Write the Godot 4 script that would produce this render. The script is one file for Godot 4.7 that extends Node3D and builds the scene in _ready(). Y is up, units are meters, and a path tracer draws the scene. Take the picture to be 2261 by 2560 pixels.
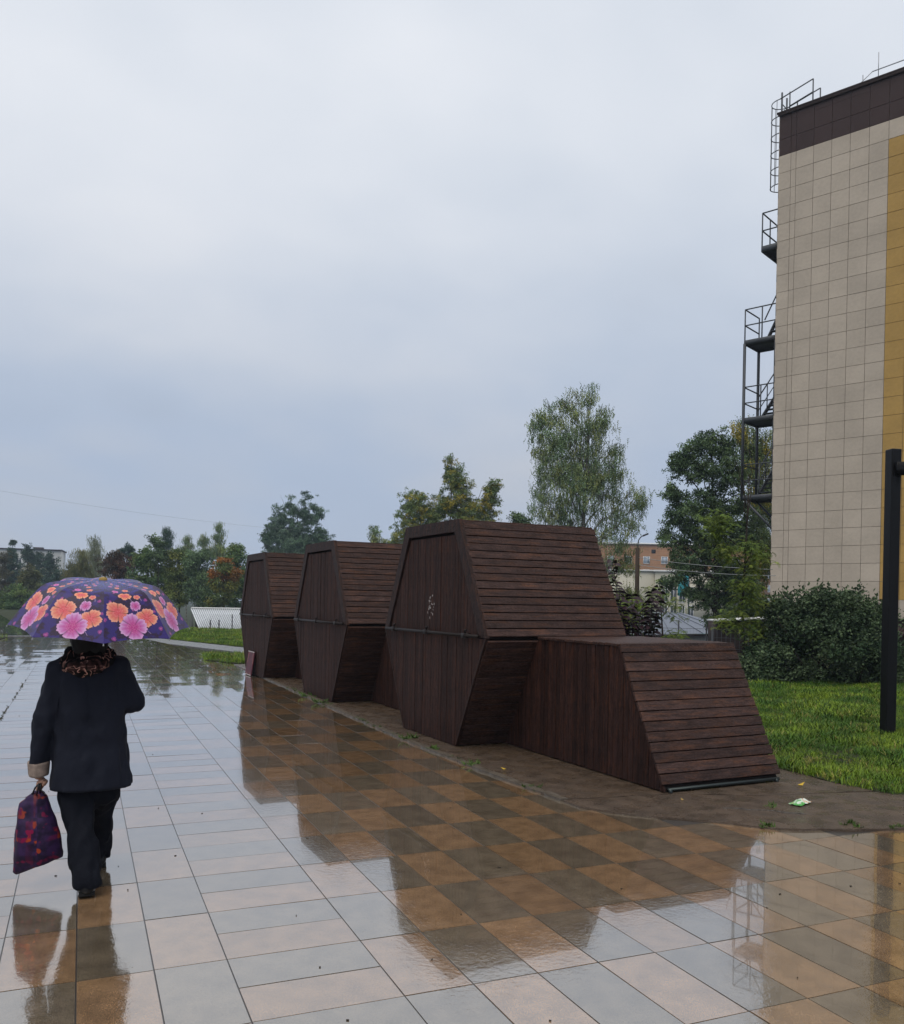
extends Node3D

var rng := RandomNumberGenerator.new()
var M := {}
var taken := {}
var leaf_meshes := {}
const EYE := Vector3(0.0, 1.5712, 0.0)
const YAW := 0.4039

# ------------------------------------------------------------------ helpers
func numbered(called: String) -> String:
	var n: int = taken.get(called, 0)
	taken[called] = n + 1
	return called if n == 0 else "%s_%03d" % [called, n]

func tag(o, label := "", category := "", group := "", kind := ""):
	if label: o.set_meta("label", label)
	if category: o.set_meta("category", category)
	if group: o.set_meta("group", group)
	if kind: o.set_meta("kind", kind)
	return o

func thing(called: String, label: String, category: String, at := Vector3.ZERO, turn := 0.0, group := "") -> Node3D:
	var o := Node3D.new()
	o.name = numbered(called)
	add_child(o)
	o.position = at
	o.rotation.y = turn
	tag(o, label, category, group)
	return o

func add_mesh(called: String, mesh: Mesh, material: Material, parent: Node = null, xf := Transform3D.IDENTITY) -> MeshInstance3D:
	var o := MeshInstance3D.new()
	o.mesh = mesh
	o.material_override = material
	o.transform = xf
	if parent == null:
		o.name = numbered(called)
		add_child(o)
	else:
		o.name = called
		parent.add_child(o, true)
		if o.name != called:
			var n := 1
			while parent.has_node("%s_%03d" % [called, n]): n += 1
			o.name = "%s_%03d" % [called, n]
	return o

var counts := {}
func part(called: String, mesh: Mesh, material: Material, parent: Node, xf := Transform3D.IDENTITY) -> MeshInstance3D:
	var o := MeshInstance3D.new()
	o.mesh = mesh
	o.material_override = material
	o.transform = xf
	var key := str(parent.get_instance_id()) + called
	var n: int = counts.get(key, 0)
	counts[key] = n + 1
	o.name = called if n == 0 else "%s_%03d" % [called, n]
	parent.add_child(o)
	return o

func mb() -> SurfaceTool:
	var st := SurfaceTool.new()
	st.begin(Mesh.PRIMITIVE_TRIANGLES)
	return st

func done(st: SurfaceTool, smooth := false) -> ArrayMesh:
	if smooth: st.index()
	st.generate_normals()
	return st.commit()

func tri(st: SurfaceTool, a: Vector3, b: Vector3, c: Vector3):
	st.add_vertex(a); st.add_vertex(b); st.add_vertex(c)

func quad(st: SurfaceTool, a: Vector3, b: Vector3, c: Vector3, d: Vector3):
	tri(st, a, b, c); tri(st, a, c, d)

# convex faces turned outward from a centre
func outquad(st: SurfaceTool, mid: Vector3, a: Vector3, b: Vector3, c: Vector3, d: Vector3):
	var n := (b - a).cross(c - a)
	if n.dot((a + b + c + d) / 4.0 - mid) > 0.0: quad(st, a, d, c, b)
	else: quad(st, a, b, c, d)

func outtri(st: SurfaceTool, mid: Vector3, a: Vector3, b: Vector3, c: Vector3):
	if (b - a).cross(c - a).dot((a + b + c) / 3.0 - mid) > 0.0: tri(st, a, c, b)
	else: tri(st, a, b, c)

func box(st: SurfaceTool, c: Vector3, s: Vector3, basis := Basis.IDENTITY):
	var h := s / 2.0
	var v := []
	for i in 8:
		v.append(c + basis * Vector3(h.x * (1 if i & 1 else -1), h.y * (1 if i & 2 else -1), h.z * (1 if i & 4 else -1)))
	for f in [[0, 1, 3, 2], [4, 5, 7, 6], [0, 1, 5, 4], [2, 3, 7, 6], [0, 2, 6, 4], [1, 3, 7, 5]]:
		outquad(st, c, v[f[0]], v[f[1]], v[f[2]], v[f[3]])

func bar(st: SurfaceTool, a: Vector3, b: Vector3, w: float, h := -1.0):
	if h < 0.0: h = w
	var d := b - a
	var z := d.normalized()
	var up := Vector3.UP if absf(z.y) < 0.95 else Vector3.RIGHT
	var x := up.cross(z).normalized()
	var y := z.cross(x)
	box(st, (a + b) / 2.0, Vector3(w, h, d.length()), Basis(x, y, z))

func tube(st: SurfaceTool, pts: Array, radii, sides := 8):
	var rings := []
	var prev := Vector3.ZERO
	for i in pts.size():
		var t: Vector3 = (pts[mini(i + 1, pts.size() - 1)] - pts[maxi(i - 1, 0)]).normalized()
		var x := prev
		if i == 0: x = (Vector3.RIGHT if absf(t.x) < 0.8 else Vector3.FORWARD)
		x = (x - t * x.dot(t)).normalized()
		prev = x
		var y := t.cross(x)
		var r: float = radii[i] if radii is Array else radii
		var ring := []
		for k in sides:
			var a := TAU * k / sides
			ring.append(pts[i] + (x * cos(a) + y * sin(a)) * r)
		rings.append(ring)
	for i in rings.size() - 1:
		for k in sides:
			var l := (k + 1) % sides
			quad(st, rings[i][k], rings[i + 1][k], rings[i + 1][l], rings[i][l])
	for e in [0, rings.size() - 1]:
		for k in sides:
			outtri(st, pts[e] + (pts[e] - pts[0 if e else -1]) * -0.01 + (pts[1 if e == 0 else e - 1] - pts[e]) * 0.01, pts[e], rings[e][k], rings[e][(k + 1) % sides])

# a box with all its edges chamfered
func chamfer_box(s: Vector3, c: float) -> ArrayMesh:
	var st := mb()
	st.set_smooth_group(-1)
	var h := s / 2.0
	var V := func(ix: int, iy: int, iz: int, axis: int) -> Vector3:
		var p := Vector3(h.x * ix, h.y * iy, h.z * iz)
		if axis != 0: p.x -= c * ix
		if axis != 1: p.y -= c * iy
		if axis != 2: p.z -= c * iz
		return p
	var o := Vector3.ZERO
	for s1 in [-1, 1]:
		outquad(st, o, V.call(s1, -1, -1, 0), V.call(s1, 1, -1, 0), V.call(s1, 1, 1, 0), V.call(s1, -1, 1, 0))
		outquad(st, o, V.call(-1, s1, -1, 1), V.call(1, s1, -1, 1), V.call(1, s1, 1, 1), V.call(-1, s1, 1, 1))
		outquad(st, o, V.call(-1, -1, s1, 2), V.call(1, -1, s1, 2), V.call(1, 1, s1, 2), V.call(-1, 1, s1, 2))
		for s2 in [-1, 1]:
			outquad(st, o, V.call(s1, s2, -1, 0), V.call(s1, s2, 1, 0), V.call(s1, s2, 1, 1), V.call(s1, s2, -1, 1))
			outquad(st, o, V.call(s1, -1, s2, 0), V.call(s1, 1, s2, 0), V.call(s1, 1, s2, 2), V.call(s1, -1, s2, 2))
			outquad(st, o, V.call(-1, s1, s2, 1), V.call(1, s1, s2, 1), V.call(1, s1, s2, 2), V.call(-1, s1, s2, 2))
			for s3 in [-1, 1]:
				outtri(st, o, V.call(s1, s2, s3, 0), V.call(s1, s2, s3, 1), V.call(s1, s2, s3, 2))
	return done(st)

# prism of a polygon given in (a, y), pushed along depth; where(a, y, d) gives the point
func prism(st: SurfaceTool, poly: PackedVector2Array, d0: float, d1: float, where: Callable):
	var mid2 := Vector2.ZERO
	for p in poly: mid2 += p / poly.size()
	var mid: Vector3 = where.call(mid2.x, mid2.y, (d0 + d1) / 2.0)
	var ids := Geometry2D.triangulate_polygon(poly)
	for d in [d0, d1]:
		for i in range(0, ids.size(), 3):
			outtri(st, mid, where.call(poly[ids[i]].x, poly[ids[i]].y, d), where.call(poly[ids[i + 1]].x, poly[ids[i + 1]].y, d), where.call(poly[ids[i + 2]].x, poly[ids[i + 2]].y, d))
	for i in poly.size():
		var p := poly[i]
		var q := poly[(i + 1) % poly.size()]
		outquad(st, mid, where.call(p.x, p.y, d0), where.call(q.x, q.y, d0), where.call(q.x, q.y, d1), where.call(p.x, p.y, d1))

# a flat slab with a ragged outline, polygon in world x and forward distance
func slab(poly: Array, top: float, bottom: float, ragged := 0.0, step := 0.25) -> ArrayMesh:
	var out := PackedVector2Array()
	for i in poly.size():
		var a: Vector2 = poly[i]
		var b: Vector2 = poly[(i + 1) % poly.size()]
		var n := maxi(1, int(a.distance_to(b) / step)) if ragged > 0.0 else 1
		n = mini(n, 120)
		for k in n:
			var p := a.lerp(b, float(k) / n)
			if ragged > 0.0 and k > 0: p += Vector2(rng.randf_range(-1, 1), rng.randf_range(-1, 1)) * ragged
			out.append(p)
	var ids := Geometry2D.triangulate_polygon(out)
	var st := mb()
	st.set_smooth_group(-1)
	for i in range(0, ids.size(), 3):
		var t := []
		for k in 3: t.append(Vector3(out[ids[i + k]].x, top, -out[ids[i + k]].y))
		outtri(st, (t[0] + t[1] + t[2]) / 3.0 - Vector3(0, 1, 0), t[0], t[1], t[2])
	var area := 0.0
	for i in out.size(): area += out[i].cross(out[(i + 1) % out.size()])
	for i in out.size():
		var p := out[i]
		var q := out[(i + 1) % out.size()]
		if area > 0: quad(st, Vector3(p.x, top, -p.y), Vector3(p.x, bottom, -p.y), Vector3(q.x, bottom, -q.y), Vector3(q.x, top, -q.y))
		else: quad(st, Vector3(p.x, top, -p.y), Vector3(q.x, top, -q.y), Vector3(q.x, bottom, -q.y), Vector3(p.x, bottom, -p.y))
	return done(st)

func lin(r: float, g: float, b: float) -> Color:
	return Color(r, g, b).linear_to_srgb()

func mat(r: float, g: float, b: float, rough := 0.8, metal := 0.0) -> StandardMaterial3D:
	var m := StandardMaterial3D.new()
	m.albedo_color = lin(r, g, b)
	m.roughness = rough
	m.metallic = metal
	m.metallic_specular = 0.3
	return m

func noise(seed_: int, freq: float, octaves := 4, kind := FastNoiseLite.TYPE_SIMPLEX_SMOOTH) -> FastNoiseLite:
	var n := FastNoiseLite.new()
	n.seed = seed_
	n.noise_type = kind
	n.frequency = freq
	n.fractal_octaves = octaves
	return n

# grey picture: coarse and fine noise together, values lo..hi, with dark or pale specks
func grain(seed_: int, size: int, coarse: float, fine: float, lo: float, hi: float, mix_ := 0.5, speck := 0.0) -> Image:
	var a := noise(seed_, coarse, 4).get_seamless_image(size, size)
	var b := noise(seed_ + 1, fine, 3).get_seamless_image(size, size)
	a.convert(Image.FORMAT_L8); b.convert(Image.FORMAT_L8)
	var da := a.get_data()
	var db := b.get_data()
	var o := PackedByteArray()
	o.resize(size * size)
	var r := RandomNumberGenerator.new()
	r.seed = seed_ + 7
	for i in size * size:
		var v := lerpf(da[i], db[i], mix_) / 255.0
		v = lerpf(lo, hi, clampf(v * 1.5 - 0.25, 0, 1))
		if speck > 0.0 and r.randf() < speck: v *= r.randf_range(0.5, 1.5)
		o[i] = clampi(int(v * 255.0), 0, 255)
	return Image.create_from_data(size, size, false, Image.FORMAT_L8, o)

func tex(im: Image) -> ImageTexture:
	return ImageTexture.create_from_image(im)

func bump(im: Image, strength: float) -> ImageTexture:
	var n := im.duplicate()
	n.convert(Image.FORMAT_RGBA8)
	n.bump_map_to_normal_map(strength)
	return ImageTexture.create_from_image(n)

func triplanar(m: StandardMaterial3D, scale_: Vector3, world := true) -> StandardMaterial3D:
	m.uv1_triplanar = true
	m.uv1_world_triplanar = world
	m.uv1_scale = scale_
	return m

func drop(u: float, v: float) -> float:
	return -2.2 * smoothstep(36, 48, v + 0.3 * u) * smoothstep(3.5, 8, u)

# where the paving ends on the side of the wooden kiosks (u for a forward distance v)
func paving_edge(v: float) -> float:
	var pts := [Vector2(3.0, 9.5), Vector2(3.9, 6.6), Vector2(4.38, 5.4), Vector2(4.54, 4.8), Vector2(4.77, 4.44), Vector2(5.0, 4.24), Vector2(5.38, 3.75), Vector2(5.69, 3.56), Vector2(7.0, 3.46), Vector2(9.2, 3.36), Vector2(20.2, 3.3), Vector2(21.5, 2.9), Vector2(24.0, 3.0), Vector2(29.65, 2.6), Vector2(34.5, 2.0), Vector2(36, 1.7)]
	if v <= pts[0].x: return pts[0].y
	for i in pts.size() - 1:
		if v <= pts[i + 1].x:
			return lerpf(pts[i].y, pts[i + 1].y, (v - pts[i].x) / (pts[i + 1].x - pts[i].x))
	return 1.7

# ------------------------------------------------------------------ implicit surfaces for the body and clothes
var bones := []
var blend := 0.03
var clip_low := -9.0
var ripple := 0.0
var ripple_noise: FastNoiseLite

func field(p: Vector3) -> float:
	var d := 9.0
	for b in bones:
		var a: Vector3 = b[0]
		var ab: Vector3 = b[4]
		var t := clampf((p - a).dot(ab) * b[5], 0.0, 1.0)
		var e := p.distance_to(a + ab * t) - lerpf(b[2], b[3], t)
		if e < d + blend:
			var h := maxf(blend - absf(d - e), 0.0) / blend
			d = minf(d, e) - h * h * blend * 0.25
	if ripple > 0.0: d += ripple * ripple_noise.get_noise_3d(p.x * 1.5, p.y * 0.7, p.z * 1.5)
	if clip_low > -8.0: d = maxf(d, clip_low - p.y)
	return d

func bone(a: Vector3, b: Vector3, ra: float, rb: float):
	var ab := b - a
	bones.append([a, b, ra, rb, ab, 1.0 / maxf(ab.length_squared(), 1e-9)])

func surface_nets(st: SurfaceTool, lo: Vector3, hi: Vector3, cell: float):
	var nx := int((hi.x - lo.x) / cell) + 2
	var ny := int((hi.y - lo.y) / cell) + 2
	var nz := int((hi.z - lo.z) / cell) + 2
	var f := PackedFloat32Array()
	f.resize(nx * ny * nz)
	f.fill(1.0)
	var B := 4
	var reach := cell * B * 0.95 + blend * 0.3 + ripple
	for bz in range(0, nz, B):
		for by in range(0, ny, B):
			for bx in range(0, nx, B):
				var c := lo + Vector3(bx + 1.5, by + 1.5, bz + 1.5) * cell
				var d := field(c)
				var near := absf(d) < reach + cell
				for z in range(bz, mini(bz + B, nz)):
					for y in range(by, mini(by + B, ny)):
						for x in range(bx, mini(bx + B, nx)):
							f[(z * ny + y) * nx + x] = field(lo + Vector3(x, y, z) * cell) if near else d
	var vert := {}
	var sx := 1
	var sy := nx
	var sz := nx * ny
	for z in nz - 1:
		for y in ny - 1:
			for x in nx - 1:
				var i := (z * ny + y) * nx + x
				var s := 0
				for k in 8:
					if f[i + (k & 1) * sx + ((k >> 1) & 1) * sy + ((k >> 2) & 1) * sz] < 0.0: s += 1
				if s == 0 or s == 8: continue
				var sum := Vector3.ZERO
				var n := 0
				for e in 12:
					var ax := e >> 2
					var q := e & 3
					var o := Vector3i.ZERO
					o[(ax + 1) % 3] = q & 1
					o[(ax + 2) % 3] = q >> 1
					var o2 := o
					o2[ax] = 1
					var fa := f[i + o.x * sx + o.y * sy + o.z * sz]
					var fb := f[i + o2.x * sx + o2.y * sy + o2.z * sz]
					if (fa < 0.0) == (fb < 0.0): continue
					sum += Vector3(o).lerp(Vector3(o2), fa / (fa - fb))
					n += 1
				vert[i] = lo + (Vector3(x, y, z) + sum / n) * cell
	st.set_smooth_group(0)
	for i in vert:
		var step := [sx, sy, sz]
		for ax in 3:
			var fa := f[i]
			var fb := f[i + step[ax]]
			if (fa < 0.0) == (fb < 0.0): continue
			var u: int = step[(ax + 1) % 3]
			var w: int = step[(ax + 2) % 3]
			if not (vert.has(i - u) and vert.has(i - w) and vert.has(i - u - w)): continue
			if fa < 0.0: quad(st, vert[i], vert[i - w], vert[i - u - w], vert[i - u])
			else: quad(st, vert[i], vert[i - u], vert[i - u - w], vert[i - w])

# ------------------------------------------------------------------ leaves
func leaf(st: SurfaceTool, at: Vector3, along: Vector3, across: Vector3, l: float, w: float):
	var n := along.cross(across).normalized() * l * 0.12
	var tip := at + along * l - n
	var a := at + along * l * 0.45 + across * w * 0.5 + n
	var b := at + along * l * 0.45 - across * w * 0.5 + n
	tri(st, at, a, tip)
	tri(st, at, tip, b)

func rand_dir() -> Vector3:
	return Vector3(rng.randfn(), rng.randfn(), rng.randfn()).normalized()

func leaf_mesh(kind: String, variant: int) -> ArrayMesh:
	var key := kind + str(variant)
	if leaf_meshes.has(key): return leaf_meshes[key]
	var st := mb()
	st.set_smooth_group(-1)
	match kind:
		"broad":
			for i in 22:
				var p := rand_dir() * 0.34 * pow(rng.randf(), 0.5)
				p.y *= 0.75
				var d := (rand_dir() + Vector3(0, -0.5, 0)).normalized()
				leaf(st, p, d, d.cross(rand_dir()).normalized(), rng.randf_range(0.12, 0.19), rng.randf_range(0.085, 0.13))
		"weep":
			for s in 4:
				var p := Vector3(rng.randf_range(-0.26, 0.26), rng.randf_range(-0.2, 0.3), rng.randf_range(-0.26, 0.26))
				var sway := Vector3(rng.randf_range(-0.1, 0.1), 0, rng.randf_range(-0.1, 0.1))
				var n := rng.randi_range(4, 9)
				for i in n:
					var d := (rand_dir() * 0.8 + Vector3(0, -0.9, 0)).normalized()
					leaf(st, p, d, d.cross(rand_dir()).normalized(), rng.randf_range(0.08, 0.13), rng.randf_range(0.055, 0.085))
					p += (Vector3(0, -0.9, 0) + sway * 3.0 + rand_dir() * 0.35) * 0.085
		"bush":
			for i in 26:
				var p := rand_dir() * 0.24 * pow(rng.randf(), 0.5)
				var d := (rand_dir() + Vector3(0, 0.3, 0)).normalized()
				leaf(st, p, d, d.cross(rand_dir()).normalized(), rng.randf_range(0.07, 0.12), rng.randf_range(0.045, 0.07))
		"pinnate":
			for s in 3:
				var a := rng.randf() * TAU
				var outward := Vector3(cos(a), 0.35, sin(a))
				var p := Vector3.ZERO
				var side := outward.cross(Vector3.UP).normalized()
				for i in 7:
					outward = (outward + Vector3(0, -0.18, 0)).normalized()
					p += outward * 0.035
					for q in [-1, 1]:
						var d: Vector3 = (side * q + outward * 0.5 + Vector3(0, -0.35, 0)).normalized()
						leaf(st, p, d, d.cross(Vector3.UP).normalized(), 0.06, 0.02)
		"grass":
			for i in 14:
				var a := rng.randf() * TAU
				var p := Vector3(rng.randfn() * 0.05, 0, rng.randfn() * 0.05)
				var h := rng.randf_range(0.03, 0.12)
				var lean := Vector3(cos(a), 0, sin(a)) * h * rng.randf_range(0.3, 1.5)
				var s := Vector3(-sin(a), 0, cos(a)) * rng.randf_range(0.0025, 0.005)
				var m := p + Vector3(0, h * 0.6, 0) + lean * 0.35
				var t := p + Vector3(0, h, 0) + lean
				quad(st, p - s, m - s, m + s, p + s)
				tri(st, m - s, t, m + s)
		"weed":
			for i in 9:
				var a := rng.randf() * TAU
				var d := Vector3(cos(a), rng.randf_range(0.25, 1.1), sin(a)).normalized()
				var p := Vector3(rng.randfn() * 0.03, rng.randf() * 0.03, rng.randfn() * 0.03)
				leaf(st, p, d, Vector3(-sin(a), 0, cos(a)), rng.randf_range(0.06, 0.14), rng.randf_range(0.02, 0.045))
	var mesh := done(st)
	leaf_meshes[key] = mesh
	return mesh

func scatter(called: String, parent: Node, mesh: Mesh, material: Material, places: Array, colors: Array, kind := "") -> MultiMeshInstance3D:
	var mm := MultiMesh.new()
	mm.transform_format = MultiMesh.TRANSFORM_3D
	mm.use_colors = true
	mm.mesh = mesh
	mm.instance_count = places.size()
	for i in places.size():
		mm.set_instance_transform(i, places[i])
		mm.set_instance_color(i, colors[i])
	var o := MultiMeshInstance3D.new()
	o.multimesh = mm
	o.material_override = material
	if parent == null:
		o.name = numbered(called)
		add_child(o)
	else:
		o.name = called
		parent.add_child(o, true)
	if kind: o.set_meta("kind", kind)
	return o

var palettes := {
	"poplar": [Color(0.074, 0.133, 0.083), Color(0.103, 0.172, 0.103), Color(0.136, 0.206, 0.136)],
	"birch": [Color(0.132, 0.198, 0.091), Color(0.180, 0.238, 0.098), Color(0.247, 0.280, 0.098), Color(0.165, 0.247, 0.132)],
	"birchy": [Color(0.131, 0.190, 0.075), Color(0.175, 0.219, 0.075), Color(0.261, 0.261, 0.075), Color(0.146, 0.205, 0.087), Color(0.146, 0.205, 0.087), Color(0.358, 0.300, 0.047)],
	"dark": [Color(0.078, 0.129, 0.061), Color(0.107, 0.169, 0.078), Color(0.136, 0.200, 0.085)],
	"conifer": [Color(0.041, 0.079, 0.056), Color(0.056, 0.099, 0.066)],
	"brownish": [Color(0.076, 0.076, 0.041), Color(0.095, 0.090, 0.048)],
	"olive": [Color(0.095, 0.110, 0.038), Color(0.113, 0.117, 0.041)],
	"yellowing": [Color(0.142, 0.148, 0.048), Color(0.179, 0.170, 0.056), Color(0.113, 0.133, 0.048)],
	"pale": [Color(0.161, 0.189, 0.104), Color(0.189, 0.209, 0.113)],
	"red": [Color(0.094, 0.047, 0.034), Color(0.120, 0.061, 0.037), Color(0.077, 0.059, 0.034)],
	"mid": [Color(0.080, 0.142, 0.055), Color(0.116, 0.183, 0.058), Color(0.149, 0.206, 0.063)],
	"yellowgreen": [Color(0.114, 0.166, 0.045), Color(0.166, 0.208, 0.053), Color(0.208, 0.230, 0.053)],
	"maple": [Color(0.095, 0.133, 0.041), Color(0.133, 0.161, 0.041), Color(0.189, 0.189, 0.038)],
	"orange": [Color(0.331, 0.128, 0.019), Color(0.275, 0.110, 0.019), Color(0.230, 0.119, 0.024)],
	"willow": [Color(0.120, 0.140, 0.025), Color(0.090, 0.120, 0.025), Color(0.160, 0.150, 0.030)],
	"bush": [Color(0.036, 0.059, 0.029), Color(0.043, 0.076, 0.036), Color(0.059, 0.090, 0.041), Color(0.103, 0.147, 0.072)],
	"rowan": [Color(0.110, 0.160, 0.020), Color(0.150, 0.190, 0.025), Color(0.090, 0.140, 0.020)],
	"purple": [Color(0.022, 0.012, 0.016), Color(0.030, 0.015, 0.020)],
}

func crown(parent: Node3D, blobs: Array, kind: String, palette: String, dens: float, scale_: float, squash := 0.85):
	var places := [[], []]
	var colors := [[], []]
	for b in blobs:
		var rx: float = b[2]
		var ry: float = b[3]
		var rz := rx * squash
		var mine: String = b[4] if b.size() > 4 else palette
		var area := PI * rx * ry
		var spread := 0.2 * scale_ + 0.10 * minf(rx, ry)
		var groups := maxi(5, int(area * 4.3 / (scale_ * scale_)))
		var per := maxi(3, int(dens * 1.25))
		var bz := rng.randf_range(-0.35, 0.35) * rx
		for g in groups:
			var d := rand_dir() * pow(rng.randf(), 0.4)
			var c := Vector3(b[0] + d.x * rx, b[1] + d.y * ry, bz + d.z * rz)
			var pal: Array = palettes[mine]
			var base: Color = pal[rng.randi() % pal.size()] * rng.randf_range(0.75, 1.25)
			for k in per:
				var p := c + Vector3(rng.randfn() * spread, rng.randfn() * spread * 0.7, rng.randfn() * spread)
				var s := scale_ * rng.randf_range(0.75, 1.25)
				var bs := Basis(Vector3.UP, rng.randf() * TAU)
				if kind != "weep": bs = Basis(rand_dir(), rng.randf_range(0, 0.7)) * bs
				var which := rng.randi() % 2
				places[which].append(Transform3D(bs.scaled(Vector3(s, s, s)), p))
				var col := base * rng.randf_range(0.8, 1.2)
				col.a = 1.0
				colors[which].append(col)
	for w in 2:
		if places[w].size(): scatter("crown", parent, leaf_mesh(kind, w), M.leaf, places[w], colors[w], "stuff")

func limb(st: SurfaceTool, a: Vector3, b: Vector3, r0: float, r1: float, wob := 0.1, sides := 6):
	var pts := []
	var rr := []
	var n := 6
	for i in n + 1:
		var t := float(i) / n
		var p := a.lerp(b, t)
		if i > 0 and i < n: p += rand_dir() * wob * a.distance_to(b) * 0.25
		p.y += sin(t * PI) * wob * 0.6
		pts.append(p)
		rr.append(lerpf(r0, r1, t))
	tube(st, pts, rr, sides)

func tree(d: Array):
	var t := thing(d[0], d[1], "bush" if d[0].ends_with("bush") else "tree", d[2], -YAW)
	var top: Vector2 = d[9]
	var st := mb()
	var r: float = d[7]
	var bend := Vector3(rng.randf_range(-0.1, 0.1), 0, 0)
	var pts := []
	var rr := []
	for i in 9:
		var q := i / 8.0
		pts.append(Vector3(top.x * q + sin(q * 5.0) * bend.x, top.y * q * 0.97 - (0.3 if i == 0 else 0.0), sin(q * 4.0) * 0.1))
		rr.append(lerpf(r, 0.012 + r * 0.05, pow(q, 0.8)))
	tube(st, pts, rr, 8)
	var tr := part("trunk", done(st, true), M[d[8]], t)
	st = mb()
	for b in d[10]:
		var end := Vector3(b[0], b[1] + b[3] * 0.5, rng.randf_range(-0.3, 0.3) * b[2])
		var hq: float = clampf((end.y - absf(end.x - top.x) * 0.8 - b[3]) / top.y, 0.12, 0.85)
		var from := Vector3(top.x * hq + sin(hq * 5.0) * bend.x, top.y * hq * 0.97, sin(hq * 4.0) * 0.1)
		limb(st, from, end, r * 0.35 * (1.1 - hq) + 0.008, 0.006, 0.25, 5)
		for k in 5:
			var m := from.lerp(end, rng.randf_range(0.4, 1.0))
			limb(st, m, Vector3(b[0], b[1], 0) + Vector3(rng.randf_range(-1, 1) * b[2], rng.randf_range(-0.4, 1) * b[3], rng.randf_range(-0.8, 0.8) * b[2]), 0.012 + r * 0.04, 0.004, 0.2, 4)
	part("branches", done(st, true), M[d[8]], t).set_meta("kind", "stuff")
	var blobs: Array = d[10]
	if d[5 - 1] == "maple":
		var n := 0
		for b in blobs:
			if n in [0, 2, 4] or n == 3: b.append("orange")
			n += 1
	crown(t, blobs, d[3], d[4], d[5], d[6])

# ------------------------------------------------------------------ materials
func wood(seed_: int, r: float, g: float, b: float, rough: float, stretch: Vector3, g1: Image) -> StandardMaterial3D:
	var m := mat(r, g, b, rough)
	m.albedo_texture = M.wood_tex
	m.normal_enabled = true
	m.normal_texture = M.wood_normal
	m.normal_scale = 0.6
	m.metallic_specular = 0.24
	m.uv1_offset = Vector3(seed_ * 0.37, seed_ * 0.21, seed_ * 0.13)
	return triplanar(m, stretch)

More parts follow.
